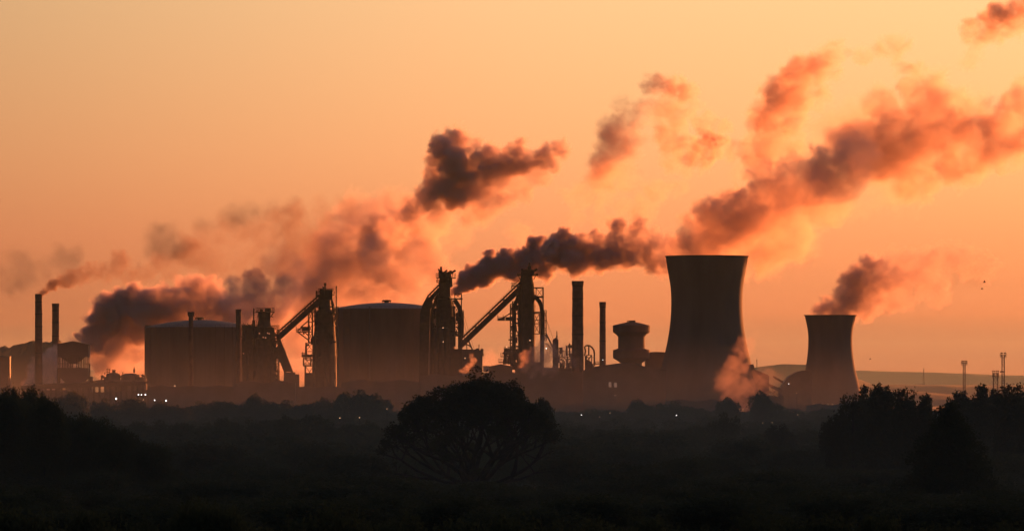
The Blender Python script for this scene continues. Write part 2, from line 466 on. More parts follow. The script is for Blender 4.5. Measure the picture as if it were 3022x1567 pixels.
for d in (-3, 3):
    b.bar(878, 979, 911, 1004, .55, d).bar(899, 980, 912, 992, .45, d).bar(878, 976, 893, 965, .5, d).bar(887, 966, 913, 944, .35, d)
b.box(894, 980, 899, 987, -1, 1).build("crane_platform", "steel")
b = fb.mb().box(891, 1046, 925, 1054, -4, 4).rail(891, 905, 1046, 5, -4, 4, 5).bar(893, 1046, 893, 1038, .3)
b.tube([(904, 1046, -4), (904, 1022, -4), (907, 1018, -4), (914, 1017, -4)], .5, 6).build("lower_platform", "steel")
skip_bridge(fb, 817, 980, 942, 868.5, 31, 5.5)
b = fb.mb()
for i in range(5): x = 938 + i * 9; b.tube([(x, 1250, 7), (x, 930 + i % 2 * 14, 7)], .9, 8)
b.tube([(975, 880, 4), (983, 905, 4), (984, 925, 4), (984, 1200, 4)], .7, 10).build("downcomer", "steel")

# furnace C - third, with the purple plume at its shoulder
fc = Thing("blast_furnace", "blast furnace with a bent skip bridge on its left, purple smoke at its shoulder", "blast furnace", 1314, 2480)
fc.mb().lathe([(34, 1250), (34, 1050), (27, 985), (26, 930), (25, 905), (20, 885), (16, 872), (16, 850), (19, 842), (15, 826), (15, 818), (19, 806), (12, 803)], 20, 1312).build("shaft", "steel")
fc.mb().box(1299, 836, 1329, 876, -4, 4).poly([(1326, 800), (1334, 820), (1336, 846), (1326, 850)], -3, 3).build("bell_housing", "steel")
b = fc.mb().deck(1287, 1345, 819.5, 2, -5, 5).rail(1287, 1345, 819.5, 12, -5, 5, 5).deck(1288, 1302, 833, 1.6, -4, 4).rail(1288, 1296, 833, 7, -4, 4, 4)
b.box(1303, 803, 1318, 812, -2, 2).box(1321, 802, 1337, 809, -2, 2).box(1306, 806, 1311, 820, -1, 1)
b.bar(1292, 822, 1292, 835, .4).build("top_platform", "steel")
bleeders(fc, [([(1302, 830, 0), (1302, 800, 0)], .75), ([(1302, 803, 0), (1301.5, 787, 0)], .5), ([(1296.5, 822, -1), (1296.5, 799, -1), (1295.5, 796, -1), (1292.8, 795, -1)], .4),
              ([(1306, 806, 1), (1314, 802, 1), (1319, 797.5, 1)], .42), ([(1316, 797, 1), (1320.5, 798.8, 1)], .3),
              ([(1322, 806, -1), (1334, 804, -1), (1338, 802, -1), (1344.5, 798, -1)], .5), ([(1336, 806, 0), (1329, 800.5, 0)], .5), ([(1326, 800, 1), (1333, 800.5, 1)], .4)])
b = fc.mb().lattice(1275, 882, 1290, 925, -6, 6, 3.2, .35).lattice(1341, 905, 1353, 985, -4, 4, 3.2, .35).lattice(1342, 867, 1361.5, 882, -4, 4, 2.4, .22)
b.lattice(1361, 866, 1362.5, 925, -4, 4, 4, .2)
b.deck(1272, 1366, 881, 2.4, -6, 6).rail(1272, 1300, 881, 5, -6, 6, 5).deck(1340, 1366, 946, 2, -5, 5).deck(1340, 1368, 925, 1.5, -5, 5)
b.lattice(1364, 916, 1368, 985, -3, 3, 3, .25)
b.box(1284, 1030, 1364, 1250, -8, 8)
clutter(b, 1274, 1342, 890, 1150, 110, 21)
clutter(b, 1342, 1366, 915, 990, 22, 22).build("support_frame", "steel")
b = fc.mb().tube([(1341, 884, 0), (1349, 896, 0), (1356, 908, 0), (1358, 922, 0), (1358, 1000, 0), (1358, 1060, 0)], 1.0, 12)
b.tube([(1296, 860, 3), (1283, 896, 3), (1276, 910, 3), (1275, 930, 3), (1275, 1150, 3)], .85, 10)
b.tube([(1322, 868, 4), (1333, 900, 4), (1338, 930, 4), (1338, 1100, 4)], .9, 10).build("downcomer", "steel")
o = skip_bridge(fc, 1262, 872, 1300, 833.5, 26, 6)
b = fc.mb().poly([(1262, 872), (1247, 900), (1240, 925), (1236, 1150), (1262, 1150), (1270, 916), (1278, 895)], -3.2, 3.2); b.build("lower_run", "steel", o)
b = fc.mb()
for d in (-3, 3):
    b.bar(1379, 996, 1394, 1032, .7, d).bar(1365, 1022, 1384, 1003, .45, d).bar(1366, 1006, 1392, 1026, .45, d).bar(1367, 1008, 1386, 1008, .4, d).bar(1368, 1018, 1388, 1018, .3, d).bar(1376, 998, 1378, 1032, .4, d)
b.bar(1365, 928, 1378, 990, .12).bar(1366, 920, 1399, 1030, .12, 1).bar(1362, 1032, 1396, 1032, .5)
b.build("raking_frame", "steel")
b = fc.mb().box(1364, 1033, 1400, 1250, -6, 6).box(1393, 1033, 1424, 1250, -5, 5).box(1404, 1028, 1415, 1034, -3, 3).box(1396, 1031, 1404, 1034, -3, 3)
b.tube([(1422.5, 1050, -2), (1422.5, 1029, -2)], .7, 8).bar(1413.5, 1034, 1413.5, 1018, .3).bar(1410, 1019, 1416, 1019, .25).deck(1420, 1428.5, 1049, 1.5, -3, 3).rail(1424, 1428, 1049, 5, -3, 3, 4)
b.build("stockhouse", "clad")
b = fc.mb()
for i in range(3): b.lathe([(8.5, 1250), (8.5, 980), (6.5, 970), (.3, 966)], 16, 1284 + i * 18, -9)
b.build("hot_blast_stove", "steel")
for x, y in ((1309, 1009), (1308.6, 968), (1373, 1057)):
    fc.mb().box(x - 1, y - 1, x + 1, y + 1, -11.5, -11.2).build("work_light", "lampo")

# furnace D - rightmost, long skip bridge down to C
fd = Thing("blast_furnace", "rightmost blast furnace with the longest skip bridge and a caged frame on its right", "blast furnace", 1556, 2500)
fd.mb().lathe([(24, 1250), (25, 1050), (25, 920), (24.5, 860), (23, 840), (19, 826), (18, 812), (16, 800), (6, 796)], 20, 1554).build("shaft", "steel")
b = fd.mb().deck(1526, 1587, 811.5, 2.6, -5, 5).rail(1526, 1587, 811.5, 4, -5, 5, 6).box(1540, 796, 1577, 812, -3, 3).poly([(1540, 793), (1546, 797), (1546, 801), (1540, 803)], -1, 1)
b.bar(1530, 814, 1537, 830, .4).deck(1580, 1588, 809, 3).bar(1581, 812, 1575, 826, .4).build("top_platform", "steel")
bleeders(fd, [([(1562, 800, 0), (1562, 786, 0)], .85), ([(1562, 790, 0), (1562.3, 775, 0)], .5), ([(1540.5, 812, -1), (1540.5, 793, -1)], .4), ([(1570, 805, 0), (1577, 799, 0), (1585, 793.5, 0)], .55), ([(1579, 795, 0), (1585, 798, 0)], .35), ([(1552, 800, 0), (1548, 796, 0)], .4)])
b = fd.mb().lattice(1582, 849, 1603.5, 878, -3.5, 3.5, 4.2, .3).deck(1578, 1604, 848, 3, -3.5, 3.5).deck(1584, 1602, 874, 3, -3.5, 3.5)
b.bar(1603.5, 849, 1603.5, 925, .45, -3).bar(1601, 849, 1601, 925, .3, 3).lattice(1606, 916, 1612, 1005, -2.5, 2.5, 3, .28)
b.bar(1581, 884, 1596, 905, .4).bar(1583, 880, 1600, 900, .3)
b.lattice(1506, 898, 1513, 1070, -4, 4, 4, .4).lattice(1512, 890, 1530, 925, -4, 4, 4, .4)
b.deck(1580, 1610, 944, 1.5, -4, 4).deck(1580, 1606, 920, 3, -4, 4).deck(1512, 1532, 925, 2, -4, 4).deck(1500, 1530, 1001, 3, -4, 4).lattice(1576, 925, 1592, 985, -4, 4, 3.6, .35)
clutter(b, 1510, 1530, 890, 1080, 26, 31).build("support_frame", "steel")
b = fd.mb().tube([(1573, 872, 0), (1583, 880, 0), (1592, 890, 0), (1598, 905, 0), (1600, 925, 0), (1600, 1010, 0), (1599, 1090, 0)], .95, 12)
b.tube([(1566, 880, 3), (1572, 888, 3), (1575, 900, 3), (1575, 1000, 3)], .8, 10)
b.tube([(1534, 860, 1), (1526, 885, 1), (1518, 902, 1), (1517, 925, 1), (1517, 1090, 1)], .9, 10).build("downcomer", "steel")
b = fd.mb()
for i in range(4): b.tube([(1541 + i * 9, 1250, -3.9), (1541 + i * 9, 830 + (i * 37) % 50, -3.9)], .3, 6)
b.build("riser_pipe", "steel")
skip_bridge(fd, 1362, 996, 1536, 829, 33, 6.5)
b = fd.mb().deck(1509, 1533, 843, 3, -3, 3).rail(1509, 1524, 843, 8, -3, 3, 4).bar(1510, 843, 1510, 853, .4); b.bar(1511, 843, 1532, 828, .3); b.build("side_platform", "steel")
b = fd.mb().deck(1468, 1512, 944.5, 1.8, -3, 3).box(1492, 935.5, 1512, 944, -2.5, 2.5).rail(1469, 1500, 944, 8, -3, 3, 4).bar(1469, 944, 1469, 929, .3).bar(1484, 938, 1511, 921, .55)
b.poly([(1469, 940), (1490, 936), (1490, 944), (1469, 944)], -1, 1).bar(1485, 940, 1485, 929, .3).deck(1505, 1513, 902, 1).deck(1505, 1513, 912, 1).build("crane_platform", "steel")
b = fd.mb().box(1487, 1027.5, 1510, 1037.5, -3, 3).rail(1488, 1508, 1027.5, 4, -3, 3, 4).deck(1477, 1512, 1051, 2.4, -4, 4).rail(1477, 1508, 1051, 10, -4, 4, 5).deck(1471, 1512, 1067.5, 3, -4, 4).rail(1471, 1490, 1067.5, 9, -4, 4, 5)
b.lattice(1488, 1038, 1510, 1066, -3, 3, 2.2, .3).box(1486, 1061, 1510, 1073, -3, 3).lattice(1507, 1038, 1528, 1090, -4, 4, 2.6, .35)
clutter(b, 1480, 1512, 1038, 1075, 16, 41).build("lower_platform", "steel")
b = fd.mb()
for d in (-2, 2): b.bar(1611, 983, 1634, 1030, .7, d).bar(1611, 1012, 1628, 1030, .4, d).bar(1606, 985, 1619, 1000, .4, d)
b.bar(1606, 922, 1634, 1004, .12).bar(1606, 916, 1622, 980, .12, 1).build("raking_frame", "steel")
fd.mb().poly([(1631, 1003), (1639, 996), (1648, 1003), (1648, 1250), (1631, 1250)], -3, 3).tube([(1643.3, 1000, 0), (1643.3, 977, 0)], .25, 6).tube([(1643.3, 1000, 0), (1643.3, 990, 0)], .4, 6).build("hoist_house", "clad")
b = fd.mb().box(1520, 1068, 1600, 1250, -6, 6).box(1596, 1085, 1720, 1250, -6, 6).lattice(1650, 1026, 1659, 1060, -2, 2, 2, .25).deck(1646, 1690, 1052, 2, -3, 3).deck(1648, 1690, 1036, 1.4, -3, 3).rail(1660, 1690, 1052, 7, -3, 3, 5)
b.box(1670, 1020, 1675, 1050, -1, 1).box(1679, 1013, 1683, 1050, -1, 1).box(1676, 1018, 1688, 1027, -1, 1).box(1652, 1026, 1659, 1044, -1.5, 1.5)
clutter(b, 1650, 1690, 1040, 1085, 26, 44).build("cast_house", "steel")
for x, y, m in ((1495.5, 1024, "lampo"), (1612, 1028, "lamp"), (1564, 1004.5, "lampo"), (1580, 1006, "furn"), (1527, 1005, "furn"), (1527, 918, "furn")):
    fd.mb().lathe([(1.1, y + 1.2), (1.3, y), (.9, y - 1.2)], 8, x, -6.8).build("work_light", m)

# ------------------------------------------------------------------ arch pipe and small plant right of the stout chimney
t = Thing("pipe_bridge", "arched pipe over a small gantry between the stout and the slim chimney", "pipe gantry", 1740, 2450)
arch = [(1726, 1060, 0), (1727, 1035, 0), (1722, 1021, 0), (1731, 1019, 0), (1740, 1020, 0), (1747, 1025, 0), (1752.5, 1033, 0), (1754, 1042, 0), (1754, 1080, 0)]
t.mb().tube(arch[3:], .38, 8).tube([(1725, 1050, 0), (1728, 1036, 0), (1725, 1024, 0), (1731, 1019, 0)], .38, 8).tube([(1737.5, 1048, 0), (1737.5, 1018, 0)], .35, 6).build("arch_pipe", "steel")
b = t.mb().lattice(1731, 1048, 1746, 1072, -2, 2, 2.4, .3).deck(1728, 1754, 1054, 1.2, -2, 2).bar(1735, 1062, 1745, 1048, .3).bar(1746, 1072, 1752, 1082, .5).deck(1746, 1772, 1073, 2.6, -2, 2).rail(1752, 1772, 1073, 6, -2, 2, 5)
b.box(1726, 1050, 1732, 1110, -2, 2).poly([(1728, 1058), (1742, 1066), (1752, 1082), (1752, 1250), (1728, 1250)], -3, 3).build("gantry", "steel")

# ------------------------------------------------------------------ ring tower (double collar)
t = Thing("tower", "squat tower with two overhanging collars and a low cap, beside the big cooling tower", "tower", 1863.5, 2400)
t.mb().lathe([(31, 1250), (31, 1071), (36, 1068), (54.5, 1056), (54.5, 1033), (39.5, 1028), (39.5, 994), (40, 992)], 24).build("shaft", "conc")
t.mb().lathe([(39.8, 993.5), (44, 988), (54.8, 979.5), (55.2, 962), (54.2, 960), (30, 954), (9, 950)], 24).build("tank", "conc")
t.mb().box(1857, 945.5, 1875, 952, -1.5, 1.5).rail(1852, 1858, 951, 5, -1, 1, 3).tube([(1852, 951, 0), (1852, 946, 0)], .2, 5).build("roof_hatch", "steel")
t = Thing("shed", "low building joining the ring tower to the big cooling tower", "shed", 1940, 2420)
t.mb().poly([(1904, 1250), (1904, 1042), (1924, 1041.5), (1932, 1040), (1958, 1041), (1975, 1042), (1975, 1250)], -8, 8).build("wall", "clad")
t.mb().poly([(1903, 1042), (1924, 1041.2), (1932, 1039.6), (1958, 1040.6), (1975.5, 1041.6), (1975.5, 1039.8), (1932, 1038), (1903, 1040.6)], -8.5, 8.5).build("roof", "clad")


# ------------------------------------------------------------------ cooling towers
def cooling_tower(label, cx, D, prof, foot, sc=1.0):
    t = Thing("cooling_tower", label, "cooling tower", cx, D)
    ys = [p[1] for p in prof]; rs = [p[0] for p in prof]
    yy = np.linspace(ys[0], ys[-1], 60); rr = np.interp(yy, ys, rs)
    k = np.array([1, 2, 3, 4, 3, 2, 1]) / 16.0
    rr = np.convolve(np.pad(rr, 3, mode="edge"), k, "valid")
    out = list(zip(rr, yy))
    inn = [(r - 2.0, y) for r, y in out[:40]]
    t.mb().lathe(out[::-1] + inn, 96, cap=False).build("shell", "conc", smooth=True)
    r0, y0 = rr[0], yy[0]
    t.mb().lathe([(r0 + .2, y0 + 3.2), (r0 + 2.6, y0 + 1.4), (r0 + 2.8, y0 - .4), (r0 - 2.2, y0 - .5), (r0 - 2.2, y0 + 3)], 96, cap=False).build("rim", "conc")
    b = t.mb(); rb, yb = rr[-1], yy[-1]; n = 40
    for i in range(n):
        for s_ in (-.5, .5):
            a, a2 = 2 * math.pi * i / n, 2 * math.pi * (i + s_) / n
            b.tubem([Vector((rb * t.s * math.cos(a2), rb * t.s * math.sin(a2), b.Z(yb))), Vector(((rb + 5) * t.s * math.cos(a), (rb + 5) * t.s * math.sin(a), b.Z(foot)))], .35, 6)
    b.build("leg", "conc")
    t.mb().lathe([(rb + 9, foot + 2), (rb + 9, foot - 6), (rb + 6, foot - 6)], 64).build("basin", "conc")
    return t


ct1 = cooling_tower("large cooling tower, steam pouring from its rim and puffing before its base", 2086, 2350,
                    [(122, 756), (120.3, 769), (115, 802), (109, 832), (106, 858), (105, 881), (105.3, 915), (108.5, 960), (115, 1001), (123.5, 1042), (133, 1080), (146, 1130), (158, 1178), (165, 1205)], 1239)
ct1.mb().poly([(2212, 1075), (2222, 1075), (2226, 1090), (2240, 1096), (2252, 1101), (2268, 1108), (2268, 1250), (2212, 1250)], -6, 6).build("pump_house", "clad")
cooling_tower("small cooling tower at the right with a smoky brown plume", 2450.5, 2650,
              [(75.5, 930), (73.5, 942), (68, 964), (65, 989), (65, 1021), (67.5, 1050), (73.5, 1089), (82, 1122), (90, 1155), (97, 1190)], 1228)

# ------------------------------------------------------------------ bunker tower and plant at the left
t = Thing("bunker_tower", "gabled ore bunker on open legs with a hopper belly, right of the chimney pair", "bunker", 218, 2420)
t.mb().poly([(172, 1017), (218, 1009), (263, 1018), (263, 1054), (172, 1054)], -5, 5).build("bin", "clad")
t.mb().poly([(170.5, 1018), (218, 1008.3), (264.5, 1019), (264.5, 1016.6), (218, 1006.3), (170.5, 1015.6)], -5.6, 5.6).build("roof", "clad")
t.mb().poly([(180, 1054), (207, 1071), (212, 1074), (224, 1073), (232, 1069), (250, 1054)], -4, 4).build("hopper", "clad")
b = t.mb()
for x in (174, 187, 197, 206, 212, 229, 236, 244, 251, 260):
    for d in (-4.5, 4.5): b.bar(x, 1054, x, 1086, .5, d)
b.deck(172, 262, 1072, 1.2, -4.6, 4.6).deck(247, 266, 1072.5, 2, -3, 3).bar(265, 1074, 265, 1110, .5).bar(258, 1074, 258, 1110, .5)
for x in (173, 178): b.bar(x, 1086, x, 1150, .8, -4)
b.build("leg", "steel")
t.mb().poly([(174, 1085), (262, 1085), (262, 1113), (255, 1120), (247, 1126), (244, 1150), (196, 1150), (194, 1128), (180, 1113), (174, 1110)], -5, 5).build("lower_bin", "clad")
t.mb().box(262, 1111, 272, 1126, -3, 3).bar(273.5, 1112, 273.5, 1126, .25).box(240, 1124, 272, 1250, -4, 4).build("annex", "clad")

t = Thing("building", "flat topped block cut by the left edge of the photo", "building", 8, 2420)
t.mb().box(-40, 1054, 32, 1250, -5, 1).build("wall", "clad"); t.mb().box(-42, 1052, 33, 1054.6, -5.4, 1.4).build("roof", "clad"); t.mb().lattice(29, 1050, 32, 1054, -2, 2, 2, .2).build("railing", "steel")
t.mb().box(14, 1110, 30, 1250, -7, -5.2).build("annex", "clad")

t = Thing("pipe_gantry", "long low pipe gantry on legs running across the left of the works", "pipe gantry", 250, 2380)
b = t.mb().poly([(62, 1143), (172, 1135), (430, 1129), (430, 1136), (172, 1146), (62, 1150)], -2, 2)
b.tube([(62, 1141, 0), (172, 1133, 0), (440, 1127, 0)], .45, 8); b.build("pipe_deck", "steel")
b = t.mb()
for i in range(24):
    x = 70 + i * 16
    b.bar(x, 1138, x, 1240, .7, -2).bar(x, 1138, x, 1240, .7, 2)
    b.tube([(x, 1136, 0), (x + 8, 1129, 0), (x + 16, 1134, 0)], .12, 4)
b.build("leg", "steel")
t.mb().poly([(66, 1151), (262, 1150), (262, 1156), (310, 1157), (395, 1152), (445, 1150), (445, 1250), (66, 1250)], 3, 9).build("retaining_wall", "conc")

t = Thing("tank_farm", "cluster of domed tanks and pipes left of the left gasholder", "tank plant", 350, 2500)
for cx_, r_, y_ in ((334, 21, 1099), (384, 27, 1101), (418, 16, 1112)):
    prof = [(r_, 1200), (r_, y_ + 8)] + [(r_ * math.cos(a), y_ + 8 - 8 * math.sin(a)) for a in (.3, .6, .9, 1.2, 1.5)]
    t.mb().lathe(prof, 24, cx_).build("tank", "plate")
b = t.mb().lathe([(5, 1105), (5, 1092), (6, 1091)], 12, 336).box(331, 1091, 341, 1093, -1, 1).bar(396, 1100, 396, 1083, .5).lathe([(3, 1100), (3, 1090), (1, 1086)], 10, 396)
for yy in (1089, 1093.5, 1098): b.bar(314, yy, 325, yy - 1, .3)
b.bar(316, 1125, 316, 1087, .3).bar(324, 1125, 324, 1087, .3).bar(362, 1125, 362, 1098, .4)
for i in range(11): b.bar(300 + i * 12, 1122, 300 + i * 12, 1108 + rnd.uniform(0, 6), rnd.uniform(.3, .9))
b.tube([(300, 1114, 0), (370, 1112, 0), (428, 1115, 0)], .4, 6)
clutter(b, 300, 425, 1104, 1128, 40, 77).build("pipework", "steel")
b = t.mb().poly([(272, 1124), (300, 1120), (430, 1122), (430, 1132), (272, 1132)], -5, 5); b.build("plinth", "conc")


# ------------------------------------------------------------------ long low sheds that fill the foot of the works
def shed(label, x0, x1, D, ye, yr, n=1, mat="clad", dep=6, openings=None, group=None):
    t = Thing("shed", label, "shed", (x0 + x1) / 2, D, group)
    yb = HZ + CH / t.s
    t.mb().box(x0, ye, x1, yb, -dep / 2, dep / 2).build("wall", mat)
    r = t.mb(); wd = (x1 - x0) / n
    for i in range(n):
        a = x0 + i * wd
        r.poly([(a - .5, ye), (a + wd + .5 * (i == n - 1), ye), (a + wd / 2, yr)], -dep / 2 - .3, dep / 2 + .3)
    r.build("roof", mat)
    for (x, y, ww, hh) in openings or ():
        f_ = t.mb().box(x - .7, y - .7, x + ww + .7, y + hh + .7, -dep / 2 - .15, -dep / 2 + .1).build("opening_frame", mat)
        t.mb().box(x, y, x + ww, y + hh, -dep / 2 - .3, -dep / 2 - .1).build("glow_panel", "win", f_)  # glowing panel in place of the brightness seen through the opening
    return t


shed("long low shed below the left gasholder", 440, 690, 2330, 1142, 1136, 3)
shed("low shed at the foot of the leftmost blast furnace", 690, 872, 2320, 1130, 1122, 2)
shed("low shed under the gap between the first two furnaces", 872, 1010, 2340, 1143, 1139, 2)
shed("long shed below the pale dome gasholder", 1010, 1240, 2310, 1128, 1120, 2)
shed("shed at the foot of the furnace with the purple plume", 1240, 1425, 2330, 1110, 1102, 2)
shed("gabled shed with a rounded ridge between the two right furnaces", 1443, 1512, 2450, 1081, 1074, 1)
t = Thing("shed", "small pale sided shed between the two right furnaces", "shed", 1434.5, 2440)
t.mb().box(1426, 1081, 1443, 1097, -3, 3).build("wall", "pale"); t.mb().box(1425, 1079.6, 1443.6, 1081.4, -3.4, 3.4).build("roof", "clad")
shed("low wide shed below the small pale sided shed", 1425, 1530, 2320, 1101, 1096, 1)
shed("wide shed at the foot of the rightmost blast furnace", 1530, 1720, 2320, 1100, 1088, 1)
t = shed("large gabled shed with two openings filled with added glow below the ring tower", 1720, 1965, 2310, 1092, 1070, 1, openings=[(1796, 1127, 8, 15), (1812, 1129, 8, 13), (1812, 1165, 6, 3)])
t.mb().poly([(1750, 1082), (1830, 1071), (1838, 1071), (1838, 1100), (1750, 1100)], 2, 9).build("clerestory", "clad")
shed("low shed in front of the big cooling tower", 1965, 2140, 2200, 1184, 1178, 2)
shed("low shed right of the big cooling tower base", 2200, 2310, 2300, 1172, 1164, 1)
t = Thing("building", "dark building with a sloping rounded left end against the small cooling tower", "building", 2345, 2560)
t.mb().poly([(2295, 1250), (2300, 1150), (2306, 1138), (2318, 1120), (2334, 1106), (2350, 1097), (2365, 1093.5), (2392, 1092), (2392, 1250)], -9, 9).build("wall", "clad")
t = Thing("conveyor", "inclined conveyor gallery with open trusses between the cooling towers", "conveyor", 2285, 2420)
t.mb().poly([(2282, 1108), (2310, 1124), (2310, 1131), (2282, 1114)], -1.5, 1.5).poly([(2264, 1137), (2270, 1132), (2312, 1150), (2312, 1162), (2290, 1152)], -1.5, 1.5).build("gallery", "clad")
b = t.mb()
for x, y in ((2257, 1148), (2266, 1136), (2284, 1152), (2300, 1160), (2311, 1166)): b.bar(x, y, x, 1235, .45, -1).bar(x, y, x, 1235, .45, 1)
b.bar(2256, 1148, 2312, 1172, .4, -1).bar(2266, 1150, 2276, 1164, .3, -1).bar(2276, 1164, 2290, 1152, .3, -1).build("trestle", "steel")
t = shed("long low shed between the small cooling tower and the right hand trees", 2380, 2520, 2300, 1196, 1190, 2)


# ------------------------------------------------------------------ masts, pylon, birds, lamps
def flood_mast(label, cx, D, wt, ytop, ybot, cols, rows, tiers, mid=None):
    t = Thing("floodlight_mast", label, "floodlight mast", cx, D)
    yb = HZ + CH / t.s
    b = t.mb().lattice(cx - wt / 2, ytop + 8, cx + wt / 2, yb, -wt / 2 * t.s, wt / 2 * t.s, 3.0, .22); b.build("lattice_mast", "steel")
    d = t.mb()
    for y in tiers: d.deck(cx - 9, cx + 9, y + 6, 1.2, -1.2, 1.2)
    for y in tiers: d.bar(cx - 9, y, cx - 9, y + 6, .15).bar(cx + 9, y, cx + 9, y + 6, .15).bar(cx - 9, y + 3.2, cx + 9, y + 3.2, .12)
    d.build("head_frame", "steel")
    for y in tiers:
        for c in cols: t.mb().lathe([(1.2, y + 2.6), (2.0, y + 1.6), (2.0, y - .6), (1.0, y - 1.2)], 8, cx + c, -.6).build("lamp_head", "steel")
    return t


flood_mast("single floodlight mast standing alone between the two right hand tree groups", 2845.5, 2700, 6.2, 1065, 1115, (-6.5, -2.5, 2.5, 6.5), 2, (1065, 1070.5))
m2 = flood_mast("tallest floodlight mast above the far right trees", 2960.5, 2500, 7.4, 1040, 1110, (-6, -3.5, 3.5, 6), 2, (1041, 1048))
for c in (-5.5, -2, 2): m2.mb().lathe([(1.2, 1098.6), (2.2, 1097.6), (2.2, 1095.4), (1.0, 1094.6)], 8, 2958 + c, -1.2).build("lamp_head", "steel")
flood_mast("short floodlight rack barely clearing the trees, left of the tallest mast", 2938, 2550, 13, 1093, 1112, (-8, -3, 3, 8), 2, (1094, 1101, 1108))
for lab, cx, ytop, D in (("tiny lattice pylon on the far hill right of the small cooling tower", 2726, 1087.5, 9000), ("tiny lattice pylon on the hill beside the large cooling tower", 2233.5, 1060, 8500)):
    t = Thing("pylon", lab, "pylon", cx, D); b = t.mb(); yb = HZ + CH / t.s
    for sx in (-1, 1):
        for d in (-2, 2): b.bar(cx + sx * 3.2, yb, cx + sx * .5, ytop, .5, d * 1.3, d * .3)
    for i in range(8):
        y = ytop + i * 3; b.bar(cx - .5 - i * .22, y, cx + .7 + i * .22, y + 3, .3, -.6).bar(cx + .5 + i * .22, y, cx - .7 - i * .22, y + 3, .3, -.6)
    b.build("lattice_tower", "steel")
    t.mb().bar(cx - 2.6, ytop + 1.5, cx + 2.6, ytop + 1.5, .45).bar(cx - 2, ytop + 4, cx + 2, ytop + 4, .4).build("cross_arm", "steel")

for lab, x, y, D, sc in (("dark bird in flight, upper of the two right of the brown plume", 2905, 833, 420, .6), ("dark bird in flight, lower of the two right of the brown plume", 2898, 853, 440, .5), ("small bird in flight right of the small cooling tower", 2568, 1060, 520, .5)):
    X_, Y_, Z_ = at(x, y, D)
    o = bpy.data.objects.new("bird", None); COL.objects.link(o); o.location = (X_, Y_, Z_); tag(o, lab, "bird")
    ts = type("q", (), dict(cx=0, s=1, D=D, o=o))()
    def bm_(pts, fs, nm):
        me = bpy.data.meshes.new(nm); me.from_pydata([tuple(c * sc for c in p) for p in pts], [], fs); me.materials.append(M["bird"]); link(bpy.data.objects.new(nm, me), o)
    b = MB(ts); b.tubem([Vector((-.2, 0, -.01)), Vector((-.12, 0, 0)), Vector((0, 0, 0)), Vector((.1, 0, .02)), Vector((.17, 0, .035)), Vector((.22, 0, .03))], [.012, .045, .055, .04, .028, .005], 8)
    bm_(b.v, b.f, "body")
    for s_ in (-1, 1):
        tip = .10 if s_ > 0 else .16
        bm_([(-.06, s_ * .03, .02), (.08, s_ * .03, .03), (.04, s_ * .24, .03 + tip), (-.05, s_ * .24, .02 + tip), (-.02, s_ * .42, .12 + tip), (0, s_ * .12, .055)], [(0, 1, 2, 3), (3, 2, 4), (1, 0, 5), (1, 5, 2)], "wing")


def lamp_post(label, x, y, D, mat="lamp", r=.22, group=None):
    t = Thing("street_lamp", label, "lamp post", x, D, group)
    yb = HZ + CH / t.s
    t.mb().tube([(x, yb, .6), (x, y + .5, .6), (x, y - .4, .3), (x, y - .4, 0)], .07, 6).build("post", "steel")
    t.mb().lathe([(r * .5 / t.s, y + r / t.s), (r / t.s, y), (r * .6 / t.s, y - r / t.s)], 10, x, 0).build("lamp_head", mat)


for lab, x, y, D, m_, r in [
    ("brightest lamp, alone above the hazy tree at the far left", 342.5, 1176, 1500, "lamp", .34),
    ("left lamp of the row of three below the tank cluster", 408.5, 1164, 1900, "lamp", .30), ("middle lamp of the row of three below the tank cluster", 417.5, 1164.5, 1900, "lamp", .24), ("right lamp of the row of three below the tank cluster", 429, 1164, 1900, "lamp", .30),
    ("faint lamp under the row of three", 423, 1179, 1600, "lampo", .16), ("lamp below the left gasholder, left of two at the same height", 456.5, 1180.5, 1500, "lamp", .20), ("lamp below the left gasholder, right of two at the same height", 490, 1182, 1500, "lamp", .24),
    ("dim lamp high on the dark face below the left gasholder", 516, 1138, 2250, "lampo", .28),
    ("small orange lamp by the hazy trees, left of the big oak", 1003, 1233, 1150, "lampo", .14), ("small orange lamp just left of the big oak", 1061, 1232, 1150, "lampo", .14), ("tiny lamp at the top left edge of the big oak", 1142, 1206, 1300, "lampo", .12),
    ("small white lamp right of the big oak", 1716, 1224, 1400, "lamp", .12), ("dim lamp beside the white one right of the oak", 1770, 1230, 1400, "lampo", .14), ("faint lamp in the belt below the ring tower", 1800, 1218, 1400, "lampo", .12),
    ("small white lamp in front of the big cooling tower", 1996, 1225, 1400, "lamp", .13), ("orange lamp left of the round tree below the big tower", 2082, 1239, 1350, "lampo", .15),
    ("white lamp on the dark building left of the small cooling tower", 2328, 1132.5, 2300, "lamp", .22), ("red dot lamp under the white one by the small cooling tower", 2351, 1160, 2250, "lampo", .18),
    ("small lamp low in front of the small cooling tower", 2354, 1224, 1400, "lampo", .13), ("orange lamp over the spiky tree in the middle right", 2279, 1247, 1300, "lampo", .16), ("faint orange lamp left of the spiky tree", 2251, 1247, 1300, "lampo", .12),
    ("small lamp on the slim chimney", 1779, 1062, 2380, "lamp", .17)]:
    lamp_post(lab, x, y, D, m_, r * .55)


